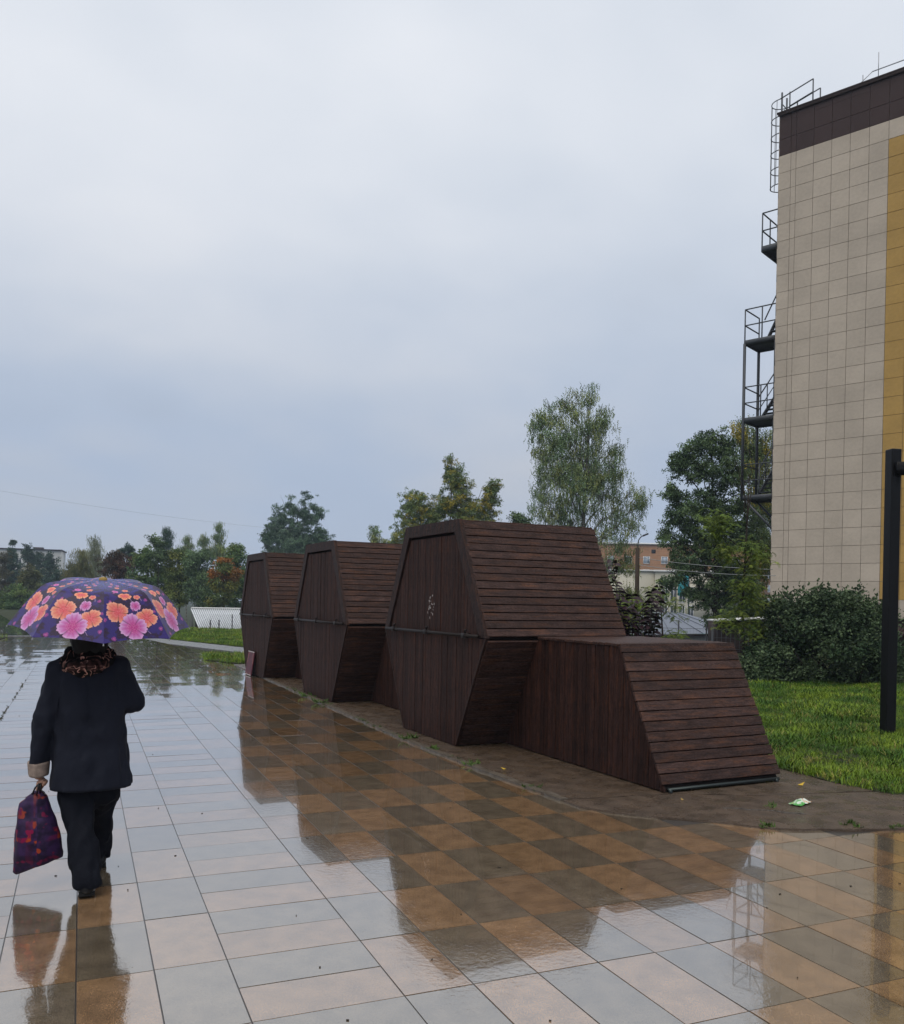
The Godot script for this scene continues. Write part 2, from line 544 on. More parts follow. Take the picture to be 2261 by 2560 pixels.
func make_materials():
	M.leaf = mat(1, 1, 1, 0.5)
	M.leaf.vertex_color_use_as_albedo = true
	M.leaf.backlight_enabled = true
	M.leaf.backlight = Color(0.3, 0.3, 0.3)
	M.bark = mat(0.035, 0.028, 0.022, 0.9)
	M.birch = mat(0.32, 0.31, 0.28, 0.8)
	var bi := grain(31, 128, 0.03, 0.12, 0.15, 1.25, 0.4)
	M.birch.albedo_texture = tex(bi)
	triplanar(M.birch, Vector3(0.6, 3.0, 0.6))
	# wood grain: long streaks with worn patches (colour picture, so that bare wood shows through the stain)
	var im := Image.create(512, 512, false, Image.FORMAT_RGB8)
	var n1 := noise(3, 0.02, 4).get_seamless_image(512, 512)
	var n2 := noise(4, 0.09, 3).get_seamless_image(512, 512)
	var n3 := noise(5, 0.012, 3).get_seamless_image(512, 512)
	for y in 512:
		for x in 512:
			var a := n1.get_pixel(x, y).r
			var b := n2.get_pixel(x, y).r
			var c := n3.get_pixel(x, y).r
			var v := 0.62 + (a - 0.5) * 0.45 + (b - 0.5) * 0.4
			var worn := smoothstep(0.56, 0.74, c * 0.7 + b * 0.35)
			var col := Color(v, v * 0.98, v * 0.98).lerp(Color(1.0, 0.82, 0.62), worn * 0.55)
			im.set_pixel(x, y, col)
	M.wood_tex = tex(im)
	M.wood_normal = bump(n2, 6.0)
	for k in 4:
		var f := [1.0, 0.82, 1.2, 0.93][k] as float
		M["board%d" % k] = wood(k, 0.125 * f, 0.075 * f, 0.064 * f, 0.48, Vector3(0.35, 4.0, 4.0), im)
	for k in 3:
		var f := [1.0, 0.8, 1.2][k] as float
		M["plank%d" % k] = wood(k + 5, 0.08 * f, 0.04 * f, 0.032 * f, 0.6, Vector3(5.0, 0.4, 5.0), im)
	M.trim = wood(9, 0.072, 0.042, 0.036, 0.5, Vector3(3.0, 0.6, 3.0), im)
	M.dark = mat(0.012, 0.009, 0.008, 0.9)
	M.rod = mat(0.014, 0.01, 0.009, 0.5)
	M.steel = mat(0.045, 0.055, 0.055, 0.4, 0.6)
	M.scuff = mat(0.45, 0.42, 0.42, 0.8)
	# paving slabs
	var fine := grain(11, 512, 0.012, 0.42, 0.52, 1.18, 0.72, 0.35)
	var fine_tex := tex(fine)
	var ripple_im := grain(17, 512, 0.05, 0.25, 0.0, 1.0, 0.35)
	var ripple_tex := bump(ripple_im, 2.0)
	var wet := tex(grain(23, 512, 0.006, 0.05, 0.01, 0.12, 0.25))
	for k in 12:
		var v := [1.0, 0.86, 1.12, 0.94, 1.05, 0.9][k % 6] as float
		var m: StandardMaterial3D = mat(0.325 * v, 0.198 * v, 0.105 * v) if k < 6 else mat(0.2 * v, 0.158 * v, 0.108 * v)
		M["slab%d" % k] = wet_stone(m, fine_tex, ripple_tex, wet)
	M.slab_far = wet_stone(mat(1, 1, 1), fine_tex, ripple_tex, wet)
	M.slab_far.vertex_color_use_as_albedo = true
	M.joint = mat(0.035, 0.03, 0.026, 0.35)
	M.joint.metallic_specular = 0.7
	M.concrete = wet_stone(mat(0.115, 0.078, 0.052), tex(grain(41, 512, 0.008, 0.35, 0.5, 1.2, 0.7, 0.25)), bump(grain(43, 512, 0.03, 0.3, 0, 1, 0.6), 8.0), tex(grain(45, 512, 0.008, 0.08, 0.04, 0.55, 0.3)), false)
	M.concrete.normal_scale = 0.55
	M.asphalt = wet_stone(mat(0.2, 0.2, 0.195), fine_tex, ripple_tex, tex(grain(47, 512, 0.008, 0.08, 0.2, 0.5, 0.3)), false)
	M.kerb = wet_stone(mat(0.13, 0.105, 0.08), fine_tex, ripple_tex, tex(grain(49, 256, 0.02, 0.2, 0.2, 0.7, 0.4)), false)
	M.wet_asphalt = wet_stone(mat(0.07, 0.07, 0.07), fine_tex, ripple_tex, wet)
	M.soil = mat(0.04, 0.05, 0.018, 0.95)
	M.soil.albedo_texture = tex(grain(51, 256, 0.02, 0.2, 0.5, 1.2, 0.5))
	triplanar(M.soil, Vector3(0.25, 0.25, 0.25))
	# facade
	var face := tex(grain(61, 256, 0.01, 0.15, 0.9, 1.03, 0.4))
	for k in 4:
		var v := [1.0, 0.955, 1.04, 0.98][k] as float
		M["beige%d" % k] = mat(0.52 * v, 0.445 * v, 0.365 * v, 0.5)
		M["brown%d" % k] = mat(0.055 * v, 0.034 * v, 0.032 * v, 0.5)
		M["ochre%d" % k] = mat(0.48 * v, 0.3 * v, 0.095 * v, 0.5)
		for c in ["beige", "brown", "ochre"]:
			M["%s%d" % [c, k]].albedo_texture = face
			triplanar(M["%s%d" % [c, k]], Vector3(0.2, 0.2, 0.2))
	M.wall = mat(0.34, 0.29, 0.235, 0.8)
	M.plinth = mat(0.045, 0.03, 0.027, 0.6)
	M.iron = mat(0.075, 0.08, 0.088, 0.5, 0.2)
	M.galv = mat(0.35, 0.36, 0.38, 0.4, 0.3)
	M.post = mat(0.007, 0.007, 0.008, 0.4)
	M.cream = mat(0.5, 0.47, 0.38, 0.8)
	M.pale = mat(0.42, 0.43, 0.42, 0.8)
	M.glass = mat(0.05, 0.06, 0.07, 0.12)
	M.glass_pale = mat(0.3, 0.35, 0.42, 0.15)
	M.white = mat(0.75, 0.75, 0.74, 0.4)
	M.white_roof = mat(0.62, 0.65, 0.68, 0.4)
	M.roof_metal = mat(0.16, 0.18, 0.22, 0.3, 0.2)
	M.teal = mat(0.05, 0.3, 0.34, 0.5)
	M.van = mat(0.2, 0.42, 0.42, 0.35)
	M.tyre = mat(0.015, 0.015, 0.015, 0.8)
	M.brick_far = mat(0.3, 0.16, 0.08, 0.9)
	M.brick_far.albedo_texture = tex(grain(71, 256, 0.02, 0.25, 0.7, 1.15, 0.5))
	triplanar(M.brick_far, Vector3(0.15, 0.5, 0.15))
	M.wire = mat(0.25, 0.26, 0.26, 0.5)
	M.wire_dark = mat(0.08, 0.08, 0.09, 0.6)
	M.wood_pole = mat(0.05, 0.036, 0.026, 0.8)
	M.yellow_leaf = mat(0.5, 0.33, 0.04, 0.6)
	M.straw = mat(0.3, 0.2, 0.06, 0.6)
	# clothes
	M.coat = mat(0.0095, 0.0115, 0.0205, 0.8)
	M.coat.normal_enabled = true
	M.coat.normal_texture = bump(grain(81, 256, 0.02, 0.4, 0, 1, 0.4), 3.0)
	M.coat.normal_scale = 0.5
	M.coat.metallic_specular = 0.3
	triplanar(M.coat, Vector3(4, 4, 4), false)
	M.trousers = mat(0.0075, 0.0085, 0.013, 0.75)
	M.trousers.normal_enabled = true
	M.trousers.normal_texture = bump(grain(83, 256, 0.015, 0.1, 0, 1, 0.3), 5.0)
	M.trousers.normal_scale = 0.4
	M.trousers.metallic_specular = 0.18
	triplanar(M.trousers, Vector3(3, 1.2, 3), false)
	M.shoe = mat(0.012, 0.012, 0.013, 0.35)
	M.cuff = mat(0.3, 0.235, 0.2, 0.85)
	M.cuff.albedo_texture = tex(grain(85, 128, 0.03, 0.3, 0.7, 1.1, 0.5))
	triplanar(M.cuff, Vector3(6, 6, 6), false)
	M.skin = mat(0.42, 0.24, 0.17, 0.55)
	M.hair = mat(0.009, 0.008, 0.008, 0.5)
	var sc := Image.create(256, 256, false, Image.FORMAT_RGB8)
	var s1 := noise(91, 0.03, 2)
	var s2 := noise(93, 0.012, 2)
	for y in 256:
		for x in 256:
			var a := s1.get_noise_2d(x, y)
			var b := s2.get_noise_2d(x, y)
			var c := Color(0.035, 0.03, 0.035)
			if absf(a) < 0.1 and b > 0.1: c = Color(0.95, 0.74, 0.66) if a > 0.0 else Color(0.75, 0.52, 0.47)
			elif b > 0.5: c = Color(0.45, 0.3, 0.28)
			sc.set_pixel(x, y, c)
	M.scarf = mat(1, 1, 1, 0.9)
	M.scarf.albedo_texture = tex(sc)
	triplanar(M.scarf, Vector3(2.7, 2.7, 2.7), false)
	var bag := Image.create(256, 256, false, Image.FORMAT_RGB8)
	var b1 := noise(95, 0.02, 3)
	var b2 := noise(97, 0.013, 3)
	var b3 := noise(99, 0.014, 3)
	for y in 256:
		for x in 256:
			var c := Color(0.22, 0.14, 0.30).lerp(Color(0.12, 0.08, 0.17), clampf(b1.get_noise_2d(x, y) * 1.5 + 0.5, 0, 1))
			var o := b2.get_noise_2d(x, y)
			var p := b3.get_noise_2d(x + 60, y)
			if o > 0.4: c = c.lerp(Color(0.62, 0.24, 0.12), smoothstep(0.4, 0.52, o))
			if p > 0.34: c = c.lerp(Color(0.5, 0.07, 0.24), smoothstep(0.34, 0.5, p))
			bag.set_pixel(x, y, c)
	M.bag = mat(1, 1, 1, 0.55)
	M.bag.albedo_texture = tex(bag)
	triplanar(M.bag, Vector3(2.6, 2.6, 2.6), false)

func wet_stone(m: StandardMaterial3D, colour: Texture2D, relief: Texture2D, wet: Texture2D, film := true) -> StandardMaterial3D:
	m.albedo_texture = colour
	m.roughness = 1.0
	m.roughness_texture = wet
	m.roughness_texture_channel = BaseMaterial3D.TEXTURE_CHANNEL_RED
	m.metallic_specular = 0.71 if film else 0.45
	if film:
		m.refraction_enabled = true
		m.refraction_scale = 0.105
	m.normal_enabled = true
	m.normal_texture = relief
	m.normal_scale = 0.075
	m.clearcoat_enabled = film
	m.clearcoat = 1.0
	m.clearcoat_roughness = 0.02
	return triplanar(m, Vector3(0.9, 0.9, 0.9))

# ------------------------------------------------------------------ sky
func make_sky() -> PanoramaSkyMaterial:
	var w := 1024
	var h := 512
	var n := noise(5, 0.9, 5)
	var n2 := noise(8, 2.4, 4)
	var data := PackedFloat32Array()
	data.resize(w * h * 3)
	for y in h:
		var el := PI * (0.5 - (y + 0.5) / h)
		for x in w:
			var az := TAU * ((x + 0.5) / w - 0.5)
			var d := Vector3(sin(az) * cos(el), sin(el), -cos(az) * cos(el))
			# the cloud sheet is stretched towards the horizon
			var q := Vector3(d.x, 0, d.z) / (maxf(d.y, 0.0) + 0.28)
			var c := n.get_noise_3d(q.x, q.z, 3.0) * 0.65 + n2.get_noise_3d(q.x * 0.9, q.z * 1.3, 9.0) * 0.28
			var e := clampf(d.y, 0.0, 1.0)
			var base := Vector3(0.43, 0.515, 0.66).lerp(Vector3(0.70, 0.755, 0.84), smoothstep(0.1, 0.52, e))
			base = base.lerp(Vector3(0.92, 0.96, 1.02), smoothstep(0.5, 1.0, e))
			var low := smoothstep(0.16, 0.0, e)
			base = base.lerp(Vector3(0.45, 0.525, 0.65), low)
			var k := 1.0 + c * 0.22 * smoothstep(0.0, 0.3, e)
			var out := base * k
			var grey := (out.x + out.y + out.z) / 3.0
			out = out.lerp(Vector3(grey, grey, grey * 1.02), clampf(0.12 + c * 0.7, 0.0, 0.5))
			var i := (y * w + x) * 3
			data[i] = out.x; data[i + 1] = out.y; data[i + 2] = out.z
	var im := Image.create_from_data(w, h, false, Image.FORMAT_RGBF, data.to_byte_array())
	var m := PanoramaSkyMaterial.new()
	m.panorama = ImageTexture.create_from_image(im)
	return m

# ------------------------------------------------------------------ paving
func make_paving():
	var root := Node3D.new()
	root.name = "paving"
	add_child(root)
	tag(root, "wet brown and grey paving slabs of the walkway", "", "", "structure")
	var fwd := Vector3(sin(YAW), 0, -cos(YAW))
	var right := Vector3(cos(YAW), 0, sin(YAW))
	var all := []
	for j in range(-1, 58):
		for col in range(-11, 32):
			var wide := false
			if col == 2 or col == -3: wide = true
			if col == 3 or col == -2: continue
			for half in (2 if wide else 1):
				var x0 := col * 0.3
				var sx := 0.6 if wide else 0.3
				var sz := 0.3 if wide else 0.6
				var v0 := 5.0183 + j * 0.6 + half * 0.3 - 3.0
				var c := Vector3(x0 + sx / 2.0, 0, -(v0 + sz / 2.0))
				if x0 - 0.0059 > paving_edge(v0 + sz * 0.5): continue
				if v0 > 35.0: continue
				var pair := posmod(col + j - 5, 2)
				var brown := pair == 1
				if wide: brown = half == 0
				var p := c - EYE
				var depth := p.dot(fwd)
				var sideways := p.dot(right) / maxf(depth, 0.1)
				var seen := depth > 2.4 and absf(sideways) < 0.56 and -EYE.y / depth > -0.53
				var under := c.x > 3.6 and -c.z > 6.0
				all.append([depth if seen and not under else 900.0 + depth, c, sx, sz, brown])
	all.sort_custom(func(a, b): return a[0] < b[0])
	var long_st := mb()
	long_st.set_smooth_group(-1)
	box(long_st, Vector3.ZERO, Vector3(0.294, 0.05, 0.594))
	var long_slab := done(long_st)
	var wide_st := mb()
	wide_st.set_smooth_group(-1)
	box(wide_st, Vector3.ZERO, Vector3(0.594, 0.05, 0.294))
	var wide_slab := done(wide_st)
	var st := mb()
	st.set_smooth_group(-1)
	var pal := [Color(0.325, 0.198, 0.105), Color(0.2, 0.158, 0.108)]
	for i in all.size():
		var a: Array = all[i]
		var uneven := 0.0018 if a[0] < 9.0 else 0.0035
		var tilt := Basis(Vector3(0, 0, 1), rng.randf_range(-1.6, 1.6) * uneven) * Basis(Vector3(1, 0, 0), rng.randf_range(-1.6, 1.6) * uneven)
		var at: Vector3 = a[1] + Vector3(0, -0.025 + rng.randf_range(-0.0008, 0.0008), 0)
		var v := rng.randi() % 6
		if i < 300:
			part("slab", long_slab if a[2] < 0.5 else wide_slab, M["slab%d" % (v if a[4] else v + 6)], root, Transform3D(tilt, at))
		else:
			var f := [1.0, 0.86, 1.12, 0.94, 1.05, 0.9][v] as float
			var col: Color = pal[0 if a[4] else 1] * f
			col.a = 1.0
			st.set_color(col)
			box(st, at, Vector3(a[2] - 0.006, 0.05, a[3] - 0.006), tilt)
	var far := part("slab_field", done(st), M.slab_far, root)
	far.set_meta("kind", "stuff")
	var bed := add_mesh("paving_bed", slab([Vector2(-3.4, 0.5), Vector2(9.5, 0.5), Vector2(9.5, 3.2), Vector2(5.2, 4.5), Vector2(3.9, 5.5), Vector2(3.9, 20.5), Vector2(3.1, 24), Vector2(1.8, 35.5), Vector2(-3.4, 35.5)], -0.0036, -0.06), M.joint)
	tag(bed, "dark joints between the paving slabs", "", "", "structure")

func make_ground():
	var n := 97
	var xs := []
	for i in n:
		var t := (i - (n - 1) / 2.0) / ((n - 1) / 2.0)
		xs.append(signf(t) * pow(absf(t), 2.6) * 900.0)
	var st := mb()
	st.set_smooth_group(0)
	var P := func(i: int, j: int) -> Vector3:
		var x: float = xs[i] + 10.0
		var z: float = xs[j] - 30.0
		return Vector3(x, drop(x, -z) - 0.07, z)
	for i in n - 1:
		for j in n - 1:
			quad(st, P.call(i, j), P.call(i + 1, j), P.call(i + 1, j + 1), P.call(i, j + 1))
	tag(add_mesh("ground", done(st, true), M.soil), "grassy soil around the walkway", "", "", "structure")
	# apron of muddy concrete under the kiosks, and the cracked slab in front of it
	var edge := []
	for v in [5.95, 6.6, 7.4, 8.3, 9.2, 10.5, 12, 14, 16, 18, 20.3]: edge.append(Vector2(paving_edge(v) - 0.02, v))
	var back := [Vector2(3.6, 20.6), Vector2(6.1, 20.4), Vector2(6.15, 12), Vector2(6.2, 7.5), Vector2(6.2, 6.4), Vector2(6.17, 5.75), Vector2(6.3, 5.38), Vector2(5.85, 5.43), Vector2(5.12, 5.56), Vector2(4.51, 5.86)]
	tag(add_mesh("apron", slab(edge + back, 0.012, -0.06, 0.02, 0.13), M.concrete), "wet muddy concrete under the wooden kiosks", "", "", "structure")
	var front := [Vector2(4.49, 5.83), Vector2(5.12, 5.53), Vector2(5.85, 5.4), Vector2(6.4, 5.3), Vector2(6.7, 5.0), Vector2(7.6, 4.75), Vector2(10, 4.6), Vector2(10, 3.1)]
	var rim := []
	for v in [3.2, 3.6, 3.95, 4.25, 4.45, 4.6, 4.8, 5.0, 5.2, 5.45, 5.7, 5.92]: rim.append(Vector2(paving_edge(v) - 0.03, v))
	tag(add_mesh("concrete_strip", slab(front + rim, 0.015, -0.06, 0.018, 0.12), M.concrete), "cracked wet concrete strip before the ramp", "", "", "structure")
	# thin pale kerb between paving and apron
	var inner := []
	for v in [20.0, 17.0, 14.0, 12.0, 10.5, 9.2, 8.3, 7.4, 6.6, 5.95]: inner.append(Vector2(paving_edge(v) + 0.035, v))
	var outer := []
	for v in [5.95, 6.6, 7.4, 8.3, 9.2, 10.5, 12.0, 14.0, 17.0, 20.0]: outer.append(Vector2(paving_edge(v) - 0.035, v))
	tag(add_mesh("kerb", slab(inner + outer, 0.019, -0.05, 0.011, 0.09), M.kerb), "thin worn kerb along the paving edge", "", "", "structure")
	# crack across the front slab
	st = mb()
	var p := Vector2(4.55, 5.28)
	for k in 12:
		var q := p + Vector2(rng.randf_range(0.0, 0.06) + 0.01, -rng.randf_range(0.01, 0.05))
		box(st, Vector3((p.x + q.x) / 2, 0.016, -(p.y + q.y) / 2), Vector3(0.014, 0.004, p.distance_to(q) * 1.2), Basis(Vector3.UP, atan2(q.x - p.x, -(q.y - p.y))))
		p = q
	tag(add_mesh("crack_in_ground", done(st), M.joint), "dark crack across the concrete strip", "", "", "structure")
	tag(add_mesh("asphalt_path", slab([Vector2(-4.0, 35.45), Vector2(1.9, 35.6), Vector2(-1.0, 38.5), Vector2(-2.5, 45), Vector2(-4.2, 60), Vector2(-8, 95), Vector2(-11, 95), Vector2(-6.5, 60), Vector2(-4.6, 45)], -0.008, -0.1, 0.03), M.wet_asphalt), "wet asphalt path running on beyond the paving", "", "", "structure")
	tag(add_mesh("side_path", slab([Vector2(1.82, 35.4), Vector2(2.65, 29.65), Vector2(4.2, 24.9), Vector2(6.2, 19.6), Vector2(8.5, 13.5), Vector2(9.3, 13.8), Vector2(7.0, 20.0), Vector2(4.75, 27.2), Vector2(2.1, 35.2)], 0.004, -0.1, 0.03), M.asphalt), "wet side path branching off behind the kiosks", "", "", "structure")
	tag(add_mesh("edge_strip_path", slab([Vector2(-3.4, 35.05), Vector2(1.8, 35.05), Vector2(1.75, 35.45), Vector2(-3.4, 35.42)], 0.02, -0.1, 0.02), M.asphalt), "pale kerb strip at the end of the paving", "", "", "structure")
	# lawns
	lawn("lawn", [Vector2(6.2, 20), Vector2(6.22, 12), Vector2(6.22, 7.4), Vector2(6.2, 6.3), Vector2(6.17, 5.75), Vector2(6.25, 5.2), Vector2(6.7, 5.03), Vector2(7.6, 4.8), Vector2(10, 4.65), Vector2(24, 4.65), Vector2(24, 24), Vector2(8, 24)], "short wet grass right of the ramp", 0.016)
	lawn("lawn", [Vector2(2.1, 35.4), Vector2(4.8, 27.4), Vector2(7.05, 20.3), Vector2(14, 22), Vector2(16, 42), Vector2(3, 43), Vector2(-0.5, 43), Vector2(-0.8, 38.6)], "grass bank before the white roofed shed", 0.012)
	lawn("lawn", [Vector2(3.02, 24.1), Vector2(2.85, 22.0), Vector2(3.35, 20.75), Vector2(4.2, 20.6), Vector2(5.6, 20.6), Vector2(4.3, 24.2), Vector2(3.6, 24.6)], "small grass patch left of the farthest kiosk", 0.02)
	lawn("lawn", [Vector2(-3.4, 33.2), Vector2(-2.5, 33.0), Vector2(-2.4, 34.6), Vector2(-3.9, 35.0), Vector2(-5.0, 45), Vector2(-6.6, 60), Vector2(-12, 60), Vector2(-12, 33)], "grass left of the far path", 0.02)
	grass("grass_blades", [[6.15, 4.7, 15.5, 15.0]], 34000, "short green grass blades right of the ramp", 0.02, 1.0)
	grass("grass_blades", [[-0.8, 20.5, 9.0, 43.0]], 14000, "grass blades on the bank before the shed", 0.012, 1.25)
	grass("grass_blades", [[-12.0, 33.0, -2.4, 60.0]], 2500, "grass blades beside the far path", 0.02, 1.3)

var lawns := []
func lawn(called: String, poly: Array, label: String, y: float):
	lawns.append(PackedVector2Array(poly))
	tag(add_mesh(called, slab(poly, y, -0.15, 0.03), M.soil), label, "", "", "structure")

func grass(called: String, rects: Array, n: int, label: String, y: float, s: float):
	var patch := noise(131, 0.55, 3)
	var tone := noise(132, 0.9, 2)
	var places := [[], [], []]
	var colors := [[], [], []]
	for r in rects:
		var made := 0
		var tries := 0
		while made < n and tries < n * 8:
			tries += 1
			var q := Vector2(rng.randf_range(r[0], r[2]), rng.randf_range(r[1], r[3]))
			# nearer ground gets more blades, as it shows them larger
			if rng.randf() > clampf(9.0 / q.y, 0.12, 1.0) and s < 1.2: continue
			var ok := false
			for l in lawns:
				if Geometry2D.is_point_in_polygon(q, l): ok = true
			if not ok: continue
			var p := patch.get_noise_2d(q.x, q.y)
			var h := s * rng.randf_range(0.4, 0.95) * (1.0 + p * 0.9)
			var t := tone.get_noise_2d(q.x, q.y)
			var c := Color(0.05, 0.115, 0.011).lerp(Color(0.165, 0.24, 0.016), clampf(t + 0.4 + rng.randfn() * 0.2, 0, 1))
			if rng.randf() < 0.05: c = Color(0.26, 0.22, 0.06)
			c *= rng.randf_range(0.6, 1.4)
			c.a = 1.0
			var w := rng.randi() % 3
			if s < 1.2 and rng.randf() < 0.10 + 0.3 * maxf(p, 0.0):
				w = 2
				c = Color(0.05, 0.1, 0.018) * rng.randf_range(0.8, 1.3)
				c.a = 1.0
				h *= 0.75
			elif w == 2: w = 0
			places[w].append(Transform3D(Basis(Vector3.UP, rng.randf() * TAU).scaled(Vector3(h, h, h)), Vector3(q.x, y - 0.005, -q.y)))
			colors[w].append(c)
			made += 1
	var root := Node3D.new()
	root.name = numbered(called)
	add_child(root)
	tag(root, label, "grass", "", "stuff")
	for w in 3:
		if places[w].size(): scatter("blades", root, leaf_mesh("grass" if w < 2 else "weed", w), M.leaf, places[w], colors[w], "stuff")

# ------------------------------------------------------------------ wooden kiosks
const ROW := Vector3(3.72, 0, -8.51)
const ROW_TURN := 0.0539
func row_at(w: float) -> Vector3:
	return ROW + Vector3(-sin(ROW_TURN), 0, -cos(ROW_TURN)) * w

const LOW := 0.69
const MID := 1.335
const KNEE := 1.2
const TOP := 2.42
# local axes of a kiosk: x into depth, y up, and a = along the row away from the camera = -z
func loc(a: float, y: float, d: float) -> Vector3:
	return Vector3(d, y, -a)

func boards_on(parent: Node3D, a0: Vector2, a1: Vector2, outward: Vector2, d0: float, d1: float, count: int, deck: Mesh):
	# boards lie along the depth, stepped from a0 to a1 in the (a, y) plane
	var along := (a1 - a0)
	var pitch := along.length() / count
	for i in count:
		var c := a0 + along * ((i + 0.5) / count) + outward * (0.0125 + rng.randfn() * 0.0012)
		var up := along.normalized()
		var bx := Vector3(1, 0, 0)
		var bu := Vector3(0, up.y, -up.x)
		var bn := Vector3(0, outward.y, -outward.x)
		var b := Basis(bx, bu, bn)
		if b.determinant() < 0.0: b = Basis(-bx, bu, bn)
		b = b * Basis(Vector3(0, 0, 1), rng.randfn() * 0.0012) * Basis(Vector3(1, 0, 0), rng.randf_range(0.02, 0.07))
		part("board", deck, M["board%d" % (rng.randi() % 4)], parent, Transform3D(b, loc(c.x, c.y, (d0 + d1) / 2.0 + rng.randfn() * 0.003)))

func upright_planks(parent: Node3D, region: PackedVector2Array, a0: float, a1: float, pitch: float, d0: float, d1: float):
	var a := a0
	while a < a1:
		var w := pitch * rng.randf_range(0.96, 1.04)
		var cut := Geometry2D.intersect_polygons(region, PackedVector2Array([Vector2(a + 0.003, -1), Vector2(a + w - 0.003, -1), Vector2(a + w - 0.003, 4), Vector2(a + 0.003, 4)]))
		for poly in cut:
			var st := mb()
			st.set_smooth_group(-1)
			prism(st, poly, d0 + rng.randf_range(-0.0025, 0.0025), d1, loc)
			part("plank", done(st), M["plank%d" % (rng.randi() % 3)], parent)
		a += w

func shrink(poly: PackedVector2Array, by: float) -> PackedVector2Array:
	return Geometry2D.offset_polygon(poly, -by, Geometry2D.JOIN_MITER)[0]

func kiosk(w: float, label: String, scuffed: bool):
	var t := thing("wooden_kiosk", label, "kiosk", row_at(w), ROW_TURN, "hexagonal wooden kiosks in a row")
	var D := 1.72
	var hexagon := PackedVector2Array([Vector2(-LOW, 0.0), Vector2(LOW, 0.0), Vector2(MID, KNEE), Vector2(LOW, TOP), Vector2(-LOW, TOP), Vector2(-MID, KNEE)])
	var st := mb()
	st.set_smooth_group(-1)
	prism(st, shrink(hexagon, 0.02), 0.03, D - 0.03, loc)
	part("core", done(st), M.dark, t)
	var deck := chamfer_box(Vector3(D, 0.0805, 0.026), 0.003)
	var nu := Vector2(TOP - KNEE, MID - LOW).normalized()
	var nl := Vector2(KNEE, -(MID - LOW)).normalized()
	for s in [-1, 1]:
		boards_on(t, Vector2(s * MID, KNEE + 0.005), Vector2(s * LOW, TOP), Vector2(s * nu.x, nu.y), 0.0, D, 15, deck)
		boards_on(t, Vector2(s * LOW, 0.03), Vector2(s * MID, KNEE - 0.02), Vector2(s * nl.x, nl.y), 0.0, D, 15, deck)
	boards_on(t, Vector2(-LOW, TOP), Vector2(LOW, TOP), Vector2(0, 1), 0.0, D, 15, deck)
	# frame round the upper half of the front
	var out := PackedVector2Array([Vector2(-MID - 0.02, KNEE), Vector2(-LOW - 0.018, TOP + 0.028), Vector2(LOW + 0.018, TOP + 0.028), Vector2(MID + 0.02, KNEE)])
	var ins := PackedVector2Array([Vector2(-MID + 0.115, KNEE), Vector2(-LOW + 0.075, TOP - 0.105), Vector2(LOW - 0.075, TOP - 0.105), Vector2(MID - 0.115, KNEE)])
	for k in 3:
		st = mb()
		st.set_smooth_group(-1)
		prism(st, PackedVector2Array([out[k], out[k + 1].lerp(out[k], 0.001), ins[k + 1].lerp(ins[k], 0.001), ins[k]]), -0.03, 0.02, loc)
		part("frame_board", done(st), M.trim, t)
	var panel := PackedVector2Array([Vector2(-MID + 0.15, KNEE + 0.02), Vector2(-LOW + 0.098, TOP - 0.137), Vector2(LOW - 0.098, TOP - 0.137), Vector2(MID - 0.15, KNEE + 0.02)])
	upright_planks(t, panel, -1.2, 1.2, 0.0722, -0.012, 0.02)
	var lower := PackedVector2Array([Vector2(-LOW - 0.004, 0.02), Vector2(LOW + 0.004, 0.02), Vector2(MID - 0.012, KNEE - 0.012), Vector2(-MID + 0.012, KNEE - 0.012)])
	upright_planks(t, lower, -1.34, 1.34, 0.0722, -0.018, 0.02)
	for s in [-1, 1]:
		st = mb()
		st.set_smooth_group(-1)
		prism(st, PackedVector2Array([Vector2(s * (LOW + 0.006), 0.02), Vector2(s * (LOW + 0.028), 0.02), Vector2(s * (MID + 0.018), KNEE - 0.004), Vector2(s * (MID - 0.01), KNEE - 0.004)]), -0.024, 0.02, loc)
		part("edge_strip", done(st), M.trim, t)
	# hinge rod with three brackets
	st = mb()
	tube(st, [loc(-MID + 0.1, KNEE + 0.012, -0.05), loc(MID - 0.1, KNEE + 0.012, -0.055)], 0.018, 8)
	var rod := part("hinge_rod", done(st, true), M.rod, t)
	for a in [-0.95, 0.02, 0.98]:
		st = mb()
		box(st, loc(a, KNEE + 0.012, -0.045), Vector3(0.06, 0.05, 0.1))
		tube(st, [loc(a, KNEE + 0.02, -0.05), loc(a - 0.01, KNEE + 0.065, -0.06), loc(a - 0.03, KNEE + 0.07, -0.05)], 0.012, 6)
		part("bracket", done(st), M.rod, t)
	if scuffed:
		st = mb()
		for k in 26:
			var c := Vector2(-0.02 + rng.randfn() * 0.05, 1.52 + rng.randfn() * 0.055)
			var l := rng.randf_range(0.006, 0.028)
			var p := PackedVector2Array([c, c + Vector2(0.005, 0.002), c + Vector2(rng.randf_range(-0.008, 0.012), -l), c + Vector2(-0.004, -l * 0.8)])
			if Geometry2D.triangulate_polygon(p).size() == 6: prism(st, p, -0.0165, -0.0135, loc)
		part("scuff_mark", done(st), M.scuff, t)

